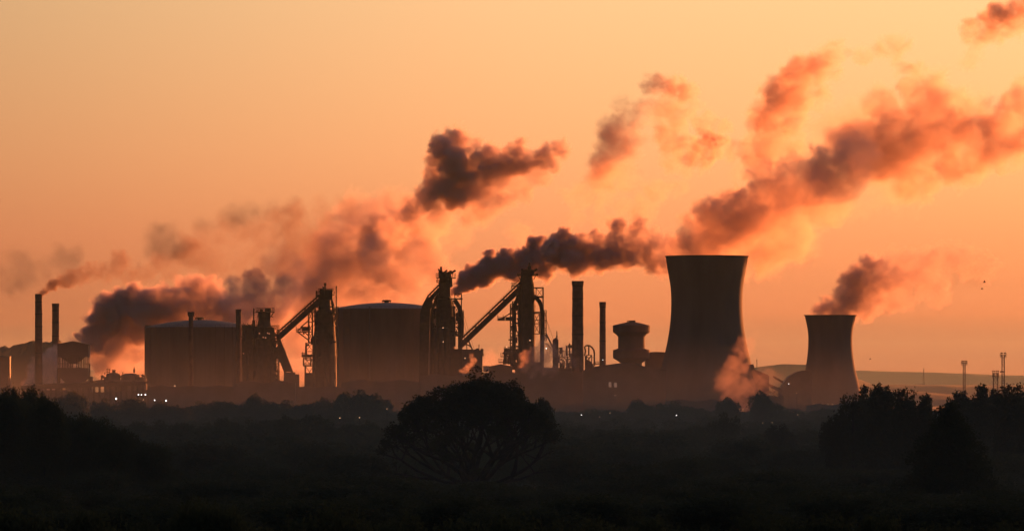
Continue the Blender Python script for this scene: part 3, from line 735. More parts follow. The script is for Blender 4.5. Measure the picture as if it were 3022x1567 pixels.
# ------------------------------------------------------------------ trees
def leaf_mesh(name, centres, size, seed, mat, spread=.5, per=6):
    """leaf clumps: per small quads scattered round each centre"""
    r = np.random.default_rng(seed)
    c = np.repeat(np.asarray(centres, float), per, axis=0)
    c = c + r.normal(0, spread, c.shape) * .6
    n = len(c)
    a = r.normal(size=(n, 3)); a /= np.linalg.norm(a, axis=1, keepdims=True)
    b = r.normal(size=(n, 3)); b -= a * (a * b).sum(1, keepdims=True); b /= np.linalg.norm(b, axis=1, keepdims=True)
    s = size * r.uniform(.5, 1.2, (n, 1))
    a *= s; b *= s * .6
    v = np.stack([c - a, c + b, c + a, c - b], 1).reshape(-1, 3).astype(np.float32)
    me = bpy.data.meshes.new(name)
    me.vertices.add(4 * n); me.vertices.foreach_set("co", v.ravel())
    me.loops.add(4 * n); me.loops.foreach_set("vertex_index", np.arange(4 * n, dtype=np.int32))
    me.polygons.add(n); me.polygons.foreach_set("loop_start", np.arange(0, 4 * n, 4, dtype=np.int32))
    me.update(calc_edges=True); me.materials.append(M[mat])
    return me


def grow(seed, Hh, Wd, trunk=.18, levels=5, limbs=6, flat=1.0, low=.22, upr=(.35, 1.3)):
    """a branching skeleton of unit proportions filling a dome Hh high and Wd wide; returns (tubes mesh data, tips)"""
    r = random.Random(seed)
    ts = type("q", (), dict(cx=0, s=1, D=1, o=None))()
    b = MB(ts); tips = []
    def inside(p, q=1.0):
        z = (p.z - Hh * low) / (Hh * (1 - low))
        if z < -.05: return False
        rad = math.hypot(p.x, p.y) / (Wd / 2) + max(0, .25 - z) * .3
        lump = 1 + .10 * math.sin(3.0 * math.atan2(p.y, p.x) + seed) + .08 * math.sin(1.7 * p.x + 2.1 * p.z) + r.uniform(-.05, .12)
        return (rad ** 2 + max(0, z) ** 1.75) < q * lump
    def branch(p, d, L, rad, lev):
        pts = [p]; q = p.copy(); dd = d.copy(); k = 4
        for i in range(k):
            dd = (dd + Vector((r.uniform(-.2, .2), r.uniform(-.2, .2), r.uniform(-.06, .18)))).normalized()
            q = q + dd * (L / k); pts.append(q.copy())
            if not inside(q): break
        b.tubem(pts, [rad * (1 - .45 * i / k) for i in range(len(pts))], 5 if lev < 2 else 3)
        if lev >= levels or not inside(q, 1.02):
            tips.append(q); tips.append((pts[-2] + q) / 2); return
        if lev >= levels - 2: tips.append(pts[2] if len(pts) > 2 else q)
        for i in range(r.choice((2, 2, 3, 3))):
            nd = (dd + Vector((r.gauss(0, .55), r.gauss(0, .55), r.gauss(.05, .35)))).normalized()
            branch(q, nd, L * r.uniform(.62, .86), rad * .58, lev + 1)
    tr = Hh * trunk
    b.tubem([Vector((0, 0, -.3)), Vector((0, 0, tr * .3)), Vector((.1, 0, tr))], [.055 * Hh, .038 * Hh, .034 * Hh], 8)
    for i in range(limbs):
        a = 2 * math.pi * (i + r.uniform(-.25, .25)) / limbs; up = r.uniform(upr[0], upr[1])
        d = Vector((math.cos(a), math.sin(a), up * flat)).normalized()
        branch(Vector((.1, 0, tr * r.uniform(.7, 1))), d, Hh * .30, .022 * Hh, 0)
    branch(Vector((.1, 0, tr)), Vector((.05, 0, 1)), Hh * .28, .026 * Hh, 0)
    return b, tips


def raw_mesh(b, name, mat):
    me = bpy.data.meshes.new(name); me.from_pydata(b.v, [], b.f); me.update(); me.materials.append(M[mat]); return me


PROTO = {}


def proto_grown(key, seed, Hh, Wd, size, per, mat, **kw):
    b, tips = grow(seed, Hh, Wd, **kw)
    PROTO[key] = (raw_mesh(b, "trunk", "bark"), leaf_mesh("crown", tips, size, seed, mat, spread=.42, per=per), Hh, Wd)


def proto_lobed(key, seed, Hh, Wd, nl, size, mat, shape="round", n=1500):
    r = random.Random(seed); lobes = []
    for i in range(nl):
        if shape == "round":
            a = r.uniform(0, 6.28); q = math.sqrt(r.random()) * .66; z = r.uniform(.28, .84)
            k = math.sqrt(max(.08, 1 - ((z - .42) / .56) ** 2)); lobes.append((math.cos(a) * q * Wd / 2 * k, math.sin(a) * q * Wd / 2 * k, z * Hh, r.uniform(.12, .21) * Wd, 1.0))
        elif shape == "upright":
            a = r.uniform(0, 6.28); q = math.sqrt(r.random()) * .72; top = .97 - .30 * q ** 2 - r.uniform(0, .10)
            for z in np.arange(.18, top, .07): lobes.append((math.cos(a) * q * Wd / 2, math.sin(a) * q * Wd / 2, z * Hh, (.095 + .05 * (1 - z)) * Wd * (1 if z < top - .09 else .62), 1.25))
        else:   # conical with ragged tiers
            z = .12 + .86 * (i / nl); a = i * 2.4; q = (1 - z) * r.uniform(.35, .95) + .02; lobes.append((math.cos(a) * q * Wd / 2, math.sin(a) * q * Wd / 2, z * Hh, (.05 + .16 * (1 - z)) * Wd, .8))
    lobes.append((0, 0, .45 * Hh, .26 * Wd, 1.2)); lobes.append((0, 0, .72 * Hh, .17 * Wd, 1.1))
    if shape == "round": lobes.append((0, 0, .87 * Hh, .12 * Wd, .9))
    g = np.random.default_rng(seed); wts = np.array([l[3] ** 2 for l in lobes]); wts /= wts.sum()
    idx = g.choice(len(lobes), n, p=wts); L = np.array(lobes)[idx]
    d = g.normal(size=(n, 3)); d /= np.linalg.norm(d, axis=1, keepdims=True)
    u = g.uniform(.45, 1.06, (n, 1)) ** .6
    c = L[:, :3] + d * u * L[:, 3:4] * np.stack([np.ones(n), np.ones(n), L[:, 4]], 1)
    c = c[c[:, 2] > .06 * Hh]
    ts = type("q", (), dict(cx=0, s=1, D=1, o=None))(); b = MB(ts)
    b.tubem([Vector((0, 0, -.3)), Vector((.05, 0, Hh * .3)), Vector((0, .05, Hh * .62)), Vector((0, 0, Hh * .9))], [.03 * Hh, .022 * Hh, .013 * Hh, .004 * Hh], 7)
    for l in lobes[:min(14, len(lobes))]:
        z0 = max(.15 * Hh, l[2] - .25 * Hh); b.tubem([Vector((0, 0, z0)), Vector((l[0] * .5, l[1] * .5, (z0 + l[2]) / 2)), Vector(l[:3])], [.010 * Hh, .007 * Hh, .003 * Hh], 4)
    PROTO[key] = (raw_mesh(b, "trunk", "bark"), leaf_mesh("crown", c, size, seed, mat, spread=.30, per=7), Hh, Wd)


proto_grown("oak", 12, 15.0, 17.5, .17, 17, "leafd", levels=5, limbs=18, trunk=.15, low=.08, upr=(.0, 1.5))
proto_grown("oak2", 31, 13.0, 13.0, .22, 12, "leafd", levels=5, limbs=11, trunk=.14, low=.06, upr=(-.05, 1.4))
for i in range(4): proto_lobed("round%d" % i, 100 + i, 10, 9.0 + i * .4, 26, .26, "leaf", "round", 1900)
for i in range(3): proto_lobed("up%d" % i, 200 + i, 14, 7.0, 13, .22, "leafd", "upright", 2600)
for i in range(2): proto_lobed("cone%d" % i, 300 + i, 11, 6.0, 34, .24, "leafd", "cone", 1600)


proto_lobed("cedar", 77, 12, 11.0, 60, .13, "leafd", "cone", 9000)
for i in range(4): proto_lobed("fine%d" % i, 400 + i, 10, 9.0 + i * .4, 30, .15, "leaf", "round", 5200)


def tree(kind, x, top, D, wpx, label, group=None, seed=0):
    tr, cm, Hh, Wd = PROTO[kind]; s = D / F; h = CH - (top - HZ) * s
    o = bpy.data.objects.new("tree", None); COL.objects.link(o)
    o.location = ((x - W / 2) * s, D, 0)
    k = wpx * s / Wd; o.scale = (k, k, h / Hh * 1.0)
    o.rotation_euler = (0, 0, random.Random(seed * 7 + int(x)).uniform(0, 6.28))
    tag(o, label, "tree", group)
    link(bpy.data.objects.new("trunk", tr), o); link(bpy.data.objects.new("crown", cm), o)
    return o


ORD = ["first", "second", "third", "fourth", "fifth", "sixth", "seventh", "eighth", "ninth", "tenth", "eleventh", "twelfth", "thirteenth", "fourteenth", "fifteenth", "sixteenth", "seventeenth", "eighteenth", "nineteenth", "twentieth", "twenty-first", "twenty-second", "twenty-third", "twenty-fourth", "twenty-fifth", "twenty-sixth", "twenty-seventh", "twenty-eighth", "twenty-ninth", "thirtieth"]


def belt(items, D, adj, where, kinds, group, jit=60, wide=1.85):
    r = random.Random(int(D))
    for i, (x, top, wd) in enumerate(sorted(items)):
        tree(kinds[i % len(kinds)], x, top, D + r.uniform(-jit, jit), wd * wide, "%s, %s from the left %s" % (adj, ORD[i], where), group, i + int(D))


F4 = ["fine0", "fine2", "fine1", "fine3"]
R4 = ["round0", "round2", "round1", "round3"]
oak = tree("oak", 1400, 1124, 667, 545, "big spreading oak with bare limbs showing, centre foreground", seed=3)
oak.rotation_euler.z = .6
tree("round1", 1600, 1176, 760, 100, "dense bluish green tree touching the right side of the big oak", seed=5)
tree("cedar", 2800, 1193, 560, 400, "broad layered dark tree in front of the right hand tree groups", seed=8)
belt([(212, 1150, 80), (310, 1172, 60), (396, 1176, 75), (460, 1188, 60), (520, 1192, 60), (590, 1181, 75), (650, 1183, 70), (738, 1168, 60), (790, 1182, 60), (846, 1177, 75), (900, 1192, 50), (955, 1179, 65), (1020, 1152, 60), (1062, 1146, 84), (1135, 1179, 60)],
     1600, "hazy rounded tree", "in the far belt left of the oak", R4, "hazy trees in the far belt left of the oak")
belt([(1660, 1212, 70), (1750, 1204, 70), (1810, 1210, 70), (1888, 1184, 56), (1930, 1208, 60), (1992, 1180, 74), (2060, 1205, 60), (2360, 1214, 80), (2430, 1202, 60)],
     1640, "hazy low tree", "in the far belt right of the oak", R4, "hazy trees in the far belt right of the oak")
tree("round0", 2148, 1168, 1550, 100, "left one of the two round topped trees below the big cooling tower", seed=1)
tree("round3", 2258, 1161, 1550, 118, "right one of the two round topped trees below the big cooling tower", seed=2)
belt([(400, 1240, 90), (470, 1236, 90), (540, 1250, 80), (610, 1254, 80), (666, 1228, 64), (740, 1236, 84), (800, 1239, 74), (860, 1234, 70), (915, 1219, 120), (975, 1242, 74), (1040, 1252, 80), (1110, 1250, 80)],
     1000, "dark rounded tree", "in the nearer belt left of the oak", R4, "dark trees in the nearer belt left of the oak", 45)
belt([(1650, 1250, 90), (1720, 1250, 84), (1775, 1266, 64), (1845, 1263, 84), (1915, 1262, 74), (1985, 1286, 74), (2060, 1256, 70), (2240, 1285, 74), (2385, 1262, 56), (2440, 1288, 64)],
     1010, "dark bushy tree", "in the nearer belt right of the oak", R4, "dark trees in the nearer belt right of the oak", 45)
tree("round2", 2136, 1213, 1000, 116, "dark green dome shaped tree in the middle right, before the two round tops", seed=4)
tree("up1", 2300, 1238, 900, 120, "dark spiky topped tree below the gap between the cooling towers", seed=6)
belt([(4, 1148, 80), (42, 1137, 60), (90, 1143, 84), (132, 1164, 64), (55, 1180, 90), (182, 1211, 90), (240, 1213, 90), (290, 1233, 74), (338, 1254, 70), (392, 1276, 74), (450, 1300, 80)],
     620, "near black tree", "in the tall clump at the left edge", F4, "near black trees at the left edge", 25, 2.3)
belt([(2440, 1228, 80), (2470, 1200, 90), (2518, 1133, 130), (2568, 1109, 140), (2618, 1103, 150), (2678, 1114, 140), (2724, 1137, 110), (2749, 1166, 50)],
     720, "feathery upright tree", "of the group right of the small cooling tower", ["up0", "up1", "up2"], "upright trees in the middle right group", 25, 1.0)
belt([(2806, 1150, 80), (2832, 1128, 120), (2885, 1110, 150), (2940, 1117, 140), (2985, 1107, 140), (3032, 1107, 140)],
     780, "upright dark tree", "of the group at the far right edge", ["up1", "up2", "up0"], "upright trees in the far right group", 25, 1.0)
belt([(20, 1484, 300), (240, 1500, 260), (430, 1518, 220), (545, 1480, 210), (612, 1466, 200), (680, 1492, 230), (860, 1516, 280), (1000, 1492, 260), (1160, 1520, 260), (1320, 1530, 260), (1480, 1500, 280), (1660, 1528, 260), (1800, 1530, 240), (1920, 1522, 260), (2080, 1545, 260), (2290, 1514, 260), (2430, 1512, 240), (2560, 1512, 260), (2760, 1536, 300), (2980, 1530, 300)],
     235, "black tree top", "along the bottom edge of the photo", F4, "black tree tops along the bottom edge", 20, 1.5)


def woodland():
    """the mass of wood between the belts, where no tree can be told from the next: one mesh"""
    r = random.Random(99); V, Fc, base = [], [], 0
    rows = [(440, 1466, 24, 22, 250), (500, 1440, 30, 22, 230), (570, 1408, 34, 22, 220), (650, 1368, 36, 22, 200), (740, 1324, 34, 22, 190), (840, 1296, 26, 20, 170), (950, 1278, 18, 16, 140), (1120, 1262, 8, 12, 110), (1300, 1234, 8, 10, 90), (1900, 1206, 5, 8, 64)]
    cache = {}
    for k in range(8):
        cm = PROTO[(R4 + F4)[k]][1]; n = len(cm.vertices); a = np.empty(n * 3, np.float32); cm.vertices.foreach_get("co", a); a = a.reshape(-1, 4, 3); cache[k] = a
    for (D, ytop, j0, j1, wpx) in rows:
        s = D / F; x = -60
        while x < 3090:
            k = r.randrange(4) + (4 if D < 750 else 0); a = cache[k]
            step = 2 if D < 1000 else 4
            q = a[r.randrange(step)::step]
            top = ytop + r.uniform(-j0, j1)
            if (480 < D < 670 and 1130 < x < 1680) or (480 < D < 580 and 2560 < x): top = max(top, 1424 + r.uniform(-8, 16))   # low scrub only in front of the two single trees
            h = CH - (top - HZ) * s; Wd = PROTO[(R4 + F4)[k]][3]
            kk = wpx * 1.8 * r.uniform(.8, 1.2) * s / Wd; an = r.uniform(0, 6.28)
            c_, s_ = math.cos(an), math.sin(an)
            X_ = (x - W / 2) * s; Y_ = D + r.uniform(-.06, .06) * D
            o = np.empty_like(q)
            ctr = q.mean(1, keepdims=True); qq = ctr + (q - ctr) * (1.0 if D < 1000 else 1.35)
            o[..., 0] = (qq[..., 0] * c_ - qq[..., 1] * s_) * kk + X_; o[..., 1] = (qq[..., 0] * s_ + qq[..., 1] * c_) * kk + Y_; o[..., 2] = qq[..., 2] * h / 10
            V.append(o.reshape(-1, 3))
            x += wpx * r.uniform(.6, .9)
    v = np.concatenate(V).astype(np.float32); n = len(v) // 4
    me = bpy.data.meshes.new("woodland")
    me.vertices.add(4 * n); me.vertices.foreach_set("co", v.ravel())
    me.loops.add(4 * n); me.loops.foreach_set("vertex_index", np.arange(4 * n, dtype=np.int32))
    me.polygons.add(n); me.polygons.foreach_set("loop_start", np.arange(0, 4 * n, 4, dtype=np.int32))
    me.update(calc_edges=True); me.materials.append(M["leaf"])
    tag(link(bpy.data.objects.new("woodland", me)), "dark unbroken woodland filling the ground between the tree belts", "woodland", kind="stuff")


woodland()

# ------------------------------------------------------------------ smoke and steam
def smoke_group():
    g = bpy.data.node_groups.new("smoke_from_puffs", "GeometryNodeTree")
    it = g.interface
    it.new_socket("Geometry", in_out="INPUT", socket_type="NodeSocketGeometry")
    for nm in ("Min", "Max"): it.new_socket(nm, in_out="INPUT", socket_type="NodeSocketVector")
    for nm in ("RX", "RY", "RZ"): it.new_socket(nm, in_out="INPUT", socket_type="NodeSocketInt")
    for nm in ("Warp", "WarpScale", "Edge", "NoiseScale", "NoiseAmp"): it.new_socket(nm, in_out="INPUT", socket_type="NodeSocketFloat")
    it.new_socket("Material", in_out="INPUT", socket_type="NodeSocketMaterial")
    it.new_socket("Geometry", in_out="OUTPUT", socket_type="NodeSocketGeometry")
    N, L = g.nodes, g.links
    gi, go = N.new("NodeGroupInput"), N.new("NodeGroupOutput")
    I = {s.name: s for s in gi.outputs}
    def mth(op, a, b=None, c=None, clamp=False):
        n = N.new("ShaderNodeMath"); n.operation = op; n.use_clamp = clamp
        for i, v in enumerate((a, b, c)):
            if v is None: continue
            if hasattr(v, "links"): L.new(v, n.inputs[i])
            else: n.inputs[i].default_value = v
        return n.outputs[0]
    def vm(op, a, b=None, sc=None):
        n = N.new("ShaderNodeVectorMath"); n.operation = op
        for i, v in enumerate((a, b)):
            if v is None: continue
            if hasattr(v, "links"): L.new(v, n.inputs[i])
            else: n.inputs[i].default_value = v
        if sc is not None:
            if hasattr(sc, "links"): L.new(sc, n.inputs["Scale"])
            else: n.inputs["Scale"].default_value = sc
        return n.outputs
    pos = N.new("GeometryNodeInputPosition").outputs[0]
    def noise(vec, sc, detail, rough, dist=0):
        n = N.new("ShaderNodeTexNoise"); L.new(vec, n.inputs["Vector"])
        if hasattr(sc, "links"): L.new(sc, n.inputs["Scale"])
        else: n.inputs["Scale"].default_value = sc
        n.inputs["Detail"].default_value = detail; n.inputs["Roughness"].default_value = rough; n.inputs["Distortion"].default_value = dist
        return n
    wnz = noise(pos, I["WarpScale"], 4, .55)
    off = vm("SCALE", vm("SUBTRACT", wnz.outputs["Color"], (.5, .5, .5))[0], None, I["Warp"])[0]
    p2 = vm("ADD", pos, off)[0]
    sn = N.new("GeometryNodeSampleNearest"); sn.domain = "POINT"
    L.new(I["Geometry"], sn.inputs[0]); L.new(p2, sn.inputs["Sample Position"])
    def samp(kind, src):
        n = N.new("GeometryNodeSampleIndex"); n.data_type = kind; n.domain = "POINT"
        L.new(I["Geometry"], n.inputs["Geometry"]); L.new(src, n.inputs["Value"]); L.new(sn.outputs[0], n.inputs["Index"]); return n.outputs[0]
    def attr(nm):
        n = N.new("GeometryNodeInputNamedAttribute"); n.data_type = "FLOAT"; n.inputs[0].default_value = nm; return n.outputs[0]
    cpos = samp("FLOAT_VECTOR", pos); rr = samp("FLOAT", attr("radius")); dd = samp("FLOAT", attr("dens"))
    dist = vm("DISTANCE", p2, cpos)[1]
    prof = mth("SUBTRACT", 1.0, mth("DIVIDE", dist, rr))          # 1 at a puff's centre, 0 at its edge
    # wisps run along the wind, which blows right and a little up
    def dot(v):
        return vm("DOT_PRODUCT", p3, v)[1]
    p3 = vm("ADD", pos, vm("SCALE", vm("SUBTRACT", wnz.outputs["Color"], (.5, .5, .5))[0], None, mth("MULTIPLY", I["Warp"], .5))[0])[0]
    cmb = N.new("ShaderNodeCombineXYZ")
    L.new(mth("MULTIPLY", dot((.87, 0, .49)), .6), cmb.inputs[0]); L.new(dot((0, 1, 0)), cmb.inputs[1]); L.new(mth("MULTIPLY", dot((-.49, 0, .87)), 1.15), cmb.inputs[2])
    fb = noise(cmb.outputs[0], I["NoiseScale"], 7, .66, .2)
    v1 = mth("MULTIPLY_ADD", mth("SUBTRACT", fb.outputs[0], .5), I["NoiseAmp"], prof)
    v2 = mth("DIVIDE", v1, I["Edge"], clamp=True)
    sm = mth("MULTIPLY", mth("MULTIPLY", v2, v2), mth("SUBTRACT", 3.0, mth("MULTIPLY", v2, 2.0)))
    # broken interior
    fi = noise(pos, mth("MULTIPLY", I["NoiseScale"], .6), 3, .5)
    inn = mth("MULTIPLY_ADD", fi.outputs[0], 2.6, -.45, True)
    den = mth("MULTIPLY", mth("MULTIPLY", sm, dd), inn)
    den = mth("MULTIPLY", den, mth("GREATER_THAN", den, .0004))
    vc = N.new("GeometryNodeVolumeCube")
    L.new(den, vc.inputs["Density"]); L.new(I["Min"], vc.inputs["Min"]); L.new(I["Max"], vc.inputs["Max"])
    for a, b in (("RX", "Resolution X"), ("RY", "Resolution Y"), ("RZ", "Resolution Z")): L.new(I[a], vc.inputs[b])
    smt = N.new("GeometryNodeSetMaterial"); L.new(vc.outputs[0], smt.inputs[0]); L.new(I["Material"], smt.inputs["Material"])
    L.new(smt.outputs[0], go.inputs[0])
    return g


def smoke_material(name, col, g=.35, mul=1.0):
    m = bpy.data.materials.new(name); m.use_nodes = True
    n, l = m.node_tree.nodes, m.node_tree.links
    n.remove(n["Principled BSDF"])
    v = n.new("ShaderNodeVolumePrincipled"); v.inputs["Color"].default_value = (*col, 1); v.inputs["Density"].default_value = mul
    v.inputs["Anisotropy"].default_value = g
    l.new(v.outputs[0], n["Material Output"].inputs["Volume"])
    return m


SG = smoke_group()
SM = {"low": smoke_material("low_steam", (.78, .60, .55), .2), "steam": smoke_material("water_steam", (.96, .79, .72), .27), "smoke": smoke_material("brown_smoke", (.45, .35, .32), .1), "purple": smoke_material("grey_fume", (.85, .74, .74), .18)}
VOX = 0.62
GAIN = 2.6


def smoke(label, D, puffs, mat, rs=1.0, floor=0.0, vox=1.0, warp=None, edge=.5, amp=2.5, nsc=None, seed=0, depth=.9, gain=1.0):
    """puffs: (x, y, radius, density) in photo pixels at distance D; every puff becomes a ball of small billows"""
    r = np.random.default_rng(seed + 5); s = D / F; P, R, Q = [], [], []
    pz = 0.0
    for (x, y, rad, dn) in puffs:
        R_ = rad * s * 1.38 * rs; n = 40
        pz += r.normal(0, .25) * R_; pz *= .85
        d = r.normal(size=(n, 3)); d /= np.linalg.norm(d, axis=1, keepdims=True); u = r.uniform(0, 1, (n, 1)) ** .5 * .62
        c = d * u * R_; c[:, 1] *= depth; c += np.array([(x - W / 2) * s, pz, CH - (y - HZ) * s])
        P.append(c); R.append(R_ * r.uniform(.36, .70, n)); Q.append(np.full(n, max(dn, floor)))
    P = np.concatenate(P); R = np.concatenate(R); Q = np.concatenate(Q) * gain * GAIN
    o0 = np.array([P[:, 0].mean(), D, P[:, 2].min()]); P[:, 0] -= o0[0]; P[:, 2] -= o0[2]
    me = bpy.data.meshes.new("smoke"); me.vertices.add(len(P)); me.vertices.foreach_set("co", P.astype(np.float32).ravel())
    for nm, a in (("radius", R), ("dens", Q)):
        at_ = me.attributes.new(nm, "FLOAT", "POINT"); at_.data.foreach_set("value", a.astype(np.float32))
    o = bpy.data.objects.new("smoke", me); o.location = o0; COL.objects.link(o); tag(o, label, "smoke", kind="stuff")
    mR = float(np.median(R)); pad = (R.max() * 1.5)
    lo = P.min(0) - pad; hi = P.max(0) + pad
    lo[2] = max(lo[2], .3 - o0[2])
    md = o.modifiers.new("smoke", "NODES"); md.node_group = SG
    ids = {i.name: i.identifier for i in SG.interface.items_tree if i.in_out == "INPUT"}
    v_ = VOX * vox; res = [max(8, int(math.ceil((hi[i] - lo[i]) / v_))) for i in range(3)]
    vals = dict(Min=tuple(float(q) for q in lo), Max=tuple(float(q) for q in hi), RX=res[0], RY=res[1], RZ=res[2], Warp=float(warp if warp is not None else mR * 2.4),
                WarpScale=float(.45 / mR), Edge=float(edge), NoiseScale=float(nsc or .85 / mR), NoiseAmp=float(amp), Material=SM[mat])
    for k_, v in vals.items(): md[ids[k_]] = v
    return o


smoke("thin brown smoke drifting right from the tall left chimney", 2400,
      [(117, 866, 5, .5), (124, 861, 7, .45), (133, 855, 9, .40), (145, 848, 12, .35), (158, 841, 14, .30), (171, 838, 15, .22), (187, 833, 17, .15), (205, 825, 19, .11), (225, 820, 21, .085), (245, 814, 23, .07), (268, 800, 25, .06), (292, 806, 25, .05), (318, 800, 26, .045), (350, 768, 28, .05), (345, 800, 25, .04), (384, 808, 24, .04), (427, 806, 24, .035), (465, 778, 28, .035), (500, 800, 24, .02)], "smoke", seed=1, vox=.8)
smoke("wide faint brown haze of smoke above the left gasholder", 2700,
      [(15, 820, 38, .006), (75, 800, 46, .006), (120, 790, 30, .008), (190, 770, 40, .006), (560, 748, 46, .020), (600, 760, 36, .014), (480, 720, 44, .009), (620, 700, 46, .008), (700, 655, 40, .011), (760, 690, 50, .008), (850, 655, 52, .014), (900, 700, 50, .009), (950, 640, 34, .012), (1030, 610, 26, .010), (800, 740, 60, .006), (870, 760, 50, .008), (660, 760, 50, .006)], "smoke", seed=2, gain=2.4, rs=1.2, vox=2.0, edge=.9, depth=.7)
smoke("large billowing purple cloud left of and behind the left gasholder", 2900,
      [(240, 1003, 18, .25), (258, 992, 22, .30), (272, 984, 26, .30), (262, 1020, 26, .25), (290, 928, 20, .32), (302, 922, 24, .32), (318, 910, 34, .34), (345, 905, 42, .34), (385, 900, 42, .30), (415, 912, 42, .26), (455, 898, 42, .20), (500, 890, 40, .17), (540, 885, 42, .15), (575, 862, 36, .16), (606, 848, 30, .16), (615, 880, 42, .13), (650, 900, 44, .10), (700, 920, 44, .08),
       (310, 960, 46, .26), (360, 960, 50, .24), (300, 1010, 46, .20), (350, 1020, 48, .14), (400, 980, 50, .16), (310, 1060, 40, .10), (370, 1075, 36, .05), (410, 1040, 44, .07), (450, 950, 48, .18), (520, 940, 50, .15), (600, 930, 50, .12), (670, 950, 50, .10), (740, 950, 50, .08), (800, 960, 46, .06)], "purple", seed=3)
smoke("ragged grey brown puffs above the leftmost blast furnace", 2850,
      [(735, 822, 20, .09), (757, 826, 22, .10), (780, 836, 18, .08), (700, 870, 34, .035), (740, 860, 36, .04), (790, 870, 40, .04), (690, 840, 22, .03), (810, 790, 30, .022), (835, 760, 30, .02), (840, 850, 44, .04), (800, 920, 50, .045), (860, 800, 36, .025), (760, 900, 44, .04)], "purple", seed=4, gain=2.0, rs=1.1, vox=1.3, edge=.8)
smoke("broad mauve column of steam rising behind the second furnace and the pale dome gasholder", 2950,
      [(850, 985, 40, .035), (870, 950, 42, .05), (890, 910, 46, .06), (920, 870, 52, .07), (950, 830, 56, .075), (950, 780, 50, .07), (985, 760, 54, .07), (1010, 820, 60, .075), (1010, 720, 50, .06), (1050, 780, 62, .07), (1070, 840, 52, .06), (1100, 730, 60, .055), (1130, 790, 60, .065), (1150, 850, 46, .05), (1190, 800, 54, .055), (1230, 790, 44, .045), (1225, 850, 34, .03), (1060, 690, 46, .04), (1130, 680, 50, .035), (1180, 720, 52, .035), (1240, 730, 36, .02), (1190, 660, 36, .03), (1220, 645, 26, .035), (1010, 670, 40, .03), (880, 1020, 40, .02), (1200, 700, 56, .045), (1250, 745, 46, .035), (1285, 785, 40, .025), (1150, 640, 52, .045), (1090, 640, 46, .035), (1040, 655, 46, .03), (1180, 660, 44, .05), (1215, 635, 34, .06)], "purple", seed=5, floor=0.045, gain=0.95, rs=1.25, vox=1.5, edge=.75)
smoke("dark arrow shaped smoke cloud with a pink underside high above the pale dome gasholder", 2900,
      [(1110, 742, 36, .07), (1138, 712, 34, .09), (1165, 684, 32, .12), (1188, 660, 28, .13), (1200, 640, 24, .14), (1215, 622, 26, .15), (1240, 605, 28, .20), (1268, 588, 34, .24), (1292, 560, 36, .26), (1290, 510, 30, .26), (1286, 470, 24, .24), (1310, 440, 32, .26), (1345, 420, 34, .24), (1385, 432, 28, .16), (1330, 480, 44, .28), (1340, 530, 46, .30), (1345, 580, 44, .26), (1390, 500, 44, .28), (1400, 550, 44, .24), (1430, 475, 38, .26), (1450, 520, 40, .22), (1485, 490, 38, .24), (1520, 460, 30, .24), (1540, 490, 34, .24), (1580, 480, 34, .22), (1615, 465, 30, .20), (1645, 445, 26, .18), (1660, 450, 20, .14),
       (1480, 560, 40, .08), (1540, 540, 40, .07), (1590, 520, 34, .07), (1430, 600, 42, .09), (1380, 625, 30, .07), (1300, 620, 36, .10), (1250, 650, 32, .05), (1420, 630, 26, .06)], "purple", seed=6, gain=0.75, rs=1.12, vox=.9)
smoke("dense purple plume blown right from the shoulder of the third furnace", 2560,
      [(1331, 868, 6, 1.0), (1338, 862, 9, 1.0), (1346, 854, 13, .9), (1358, 846, 17, .8), (1370, 840, 20, .8), (1372, 822, 18, .8), (1390, 826, 25, .75), (1396, 808, 20, .7), (1414, 812, 28, .7), (1434, 800, 28, .65), (1437, 776, 18, .7), (1442, 757, 15, .7), (1452, 748, 13, .6), (1460, 790, 32, .6), (1486, 786, 34, .55), (1497, 756, 19, .6), (1500, 772, 24, .5), (1520, 790, 32, .5), (1535, 762, 24, .5), (1553, 748, 20, .55), (1560, 780, 34, .45), (1590, 745, 30, .5), (1586, 716, 20, .55), (1600, 712, 16, .5), (1600, 780, 34, .35), (1630, 745, 34, .42), (1664, 690, 18, .4), (1672, 712, 24, .35), (1655, 720, 26, .4), (1670, 760, 40, .32), (1700, 780, 30, .28), (1712, 725, 32, .3), (1745, 752, 38, .28), (1755, 715, 26, .25), (1790, 760, 38, .25), (1805, 715, 28, .2), (1822, 672, 22, .22), (1833, 660, 16, .25), (1850, 700, 30, .16), (1884, 665, 24, .2), (1890, 690, 26, .16), (1840, 755, 38, .2), (1890, 735, 40, .16), (1930, 765, 36, .18), (1955, 730, 36, .12), (1975, 770, 30, .14), (1930, 700, 26, .08)], "purple", seed=7, vox=.62, warp=None)
smoke("pink upright wisp of steam high between the chimneys and the big cooling tower", 2600,
      [(1775, 580, 22, .03), (1770, 555, 26, .07), (1776, 520, 28, .09), (1790, 490, 30, .08), (1815, 460, 34, .06), (1835, 425, 32, .06), (1800, 385, 26, .07), (1822, 372, 26, .06), (1846, 390, 28, .05), (1865, 350, 26, .03), (1880, 345, 26, .02), (1812, 420, 30, .05), (1800, 450, 30, .05), (1770, 535, 28, .06), (1915, 320, 24, .015), (1850, 330, 22, .012), (1720, 575, 24, .012), (1680, 580, 18, .012), (1840, 520, 30, .015)], "steam", seed=8, floor=0.03, gain=1.0, rs=1.45, vox=.9, edge=.8)
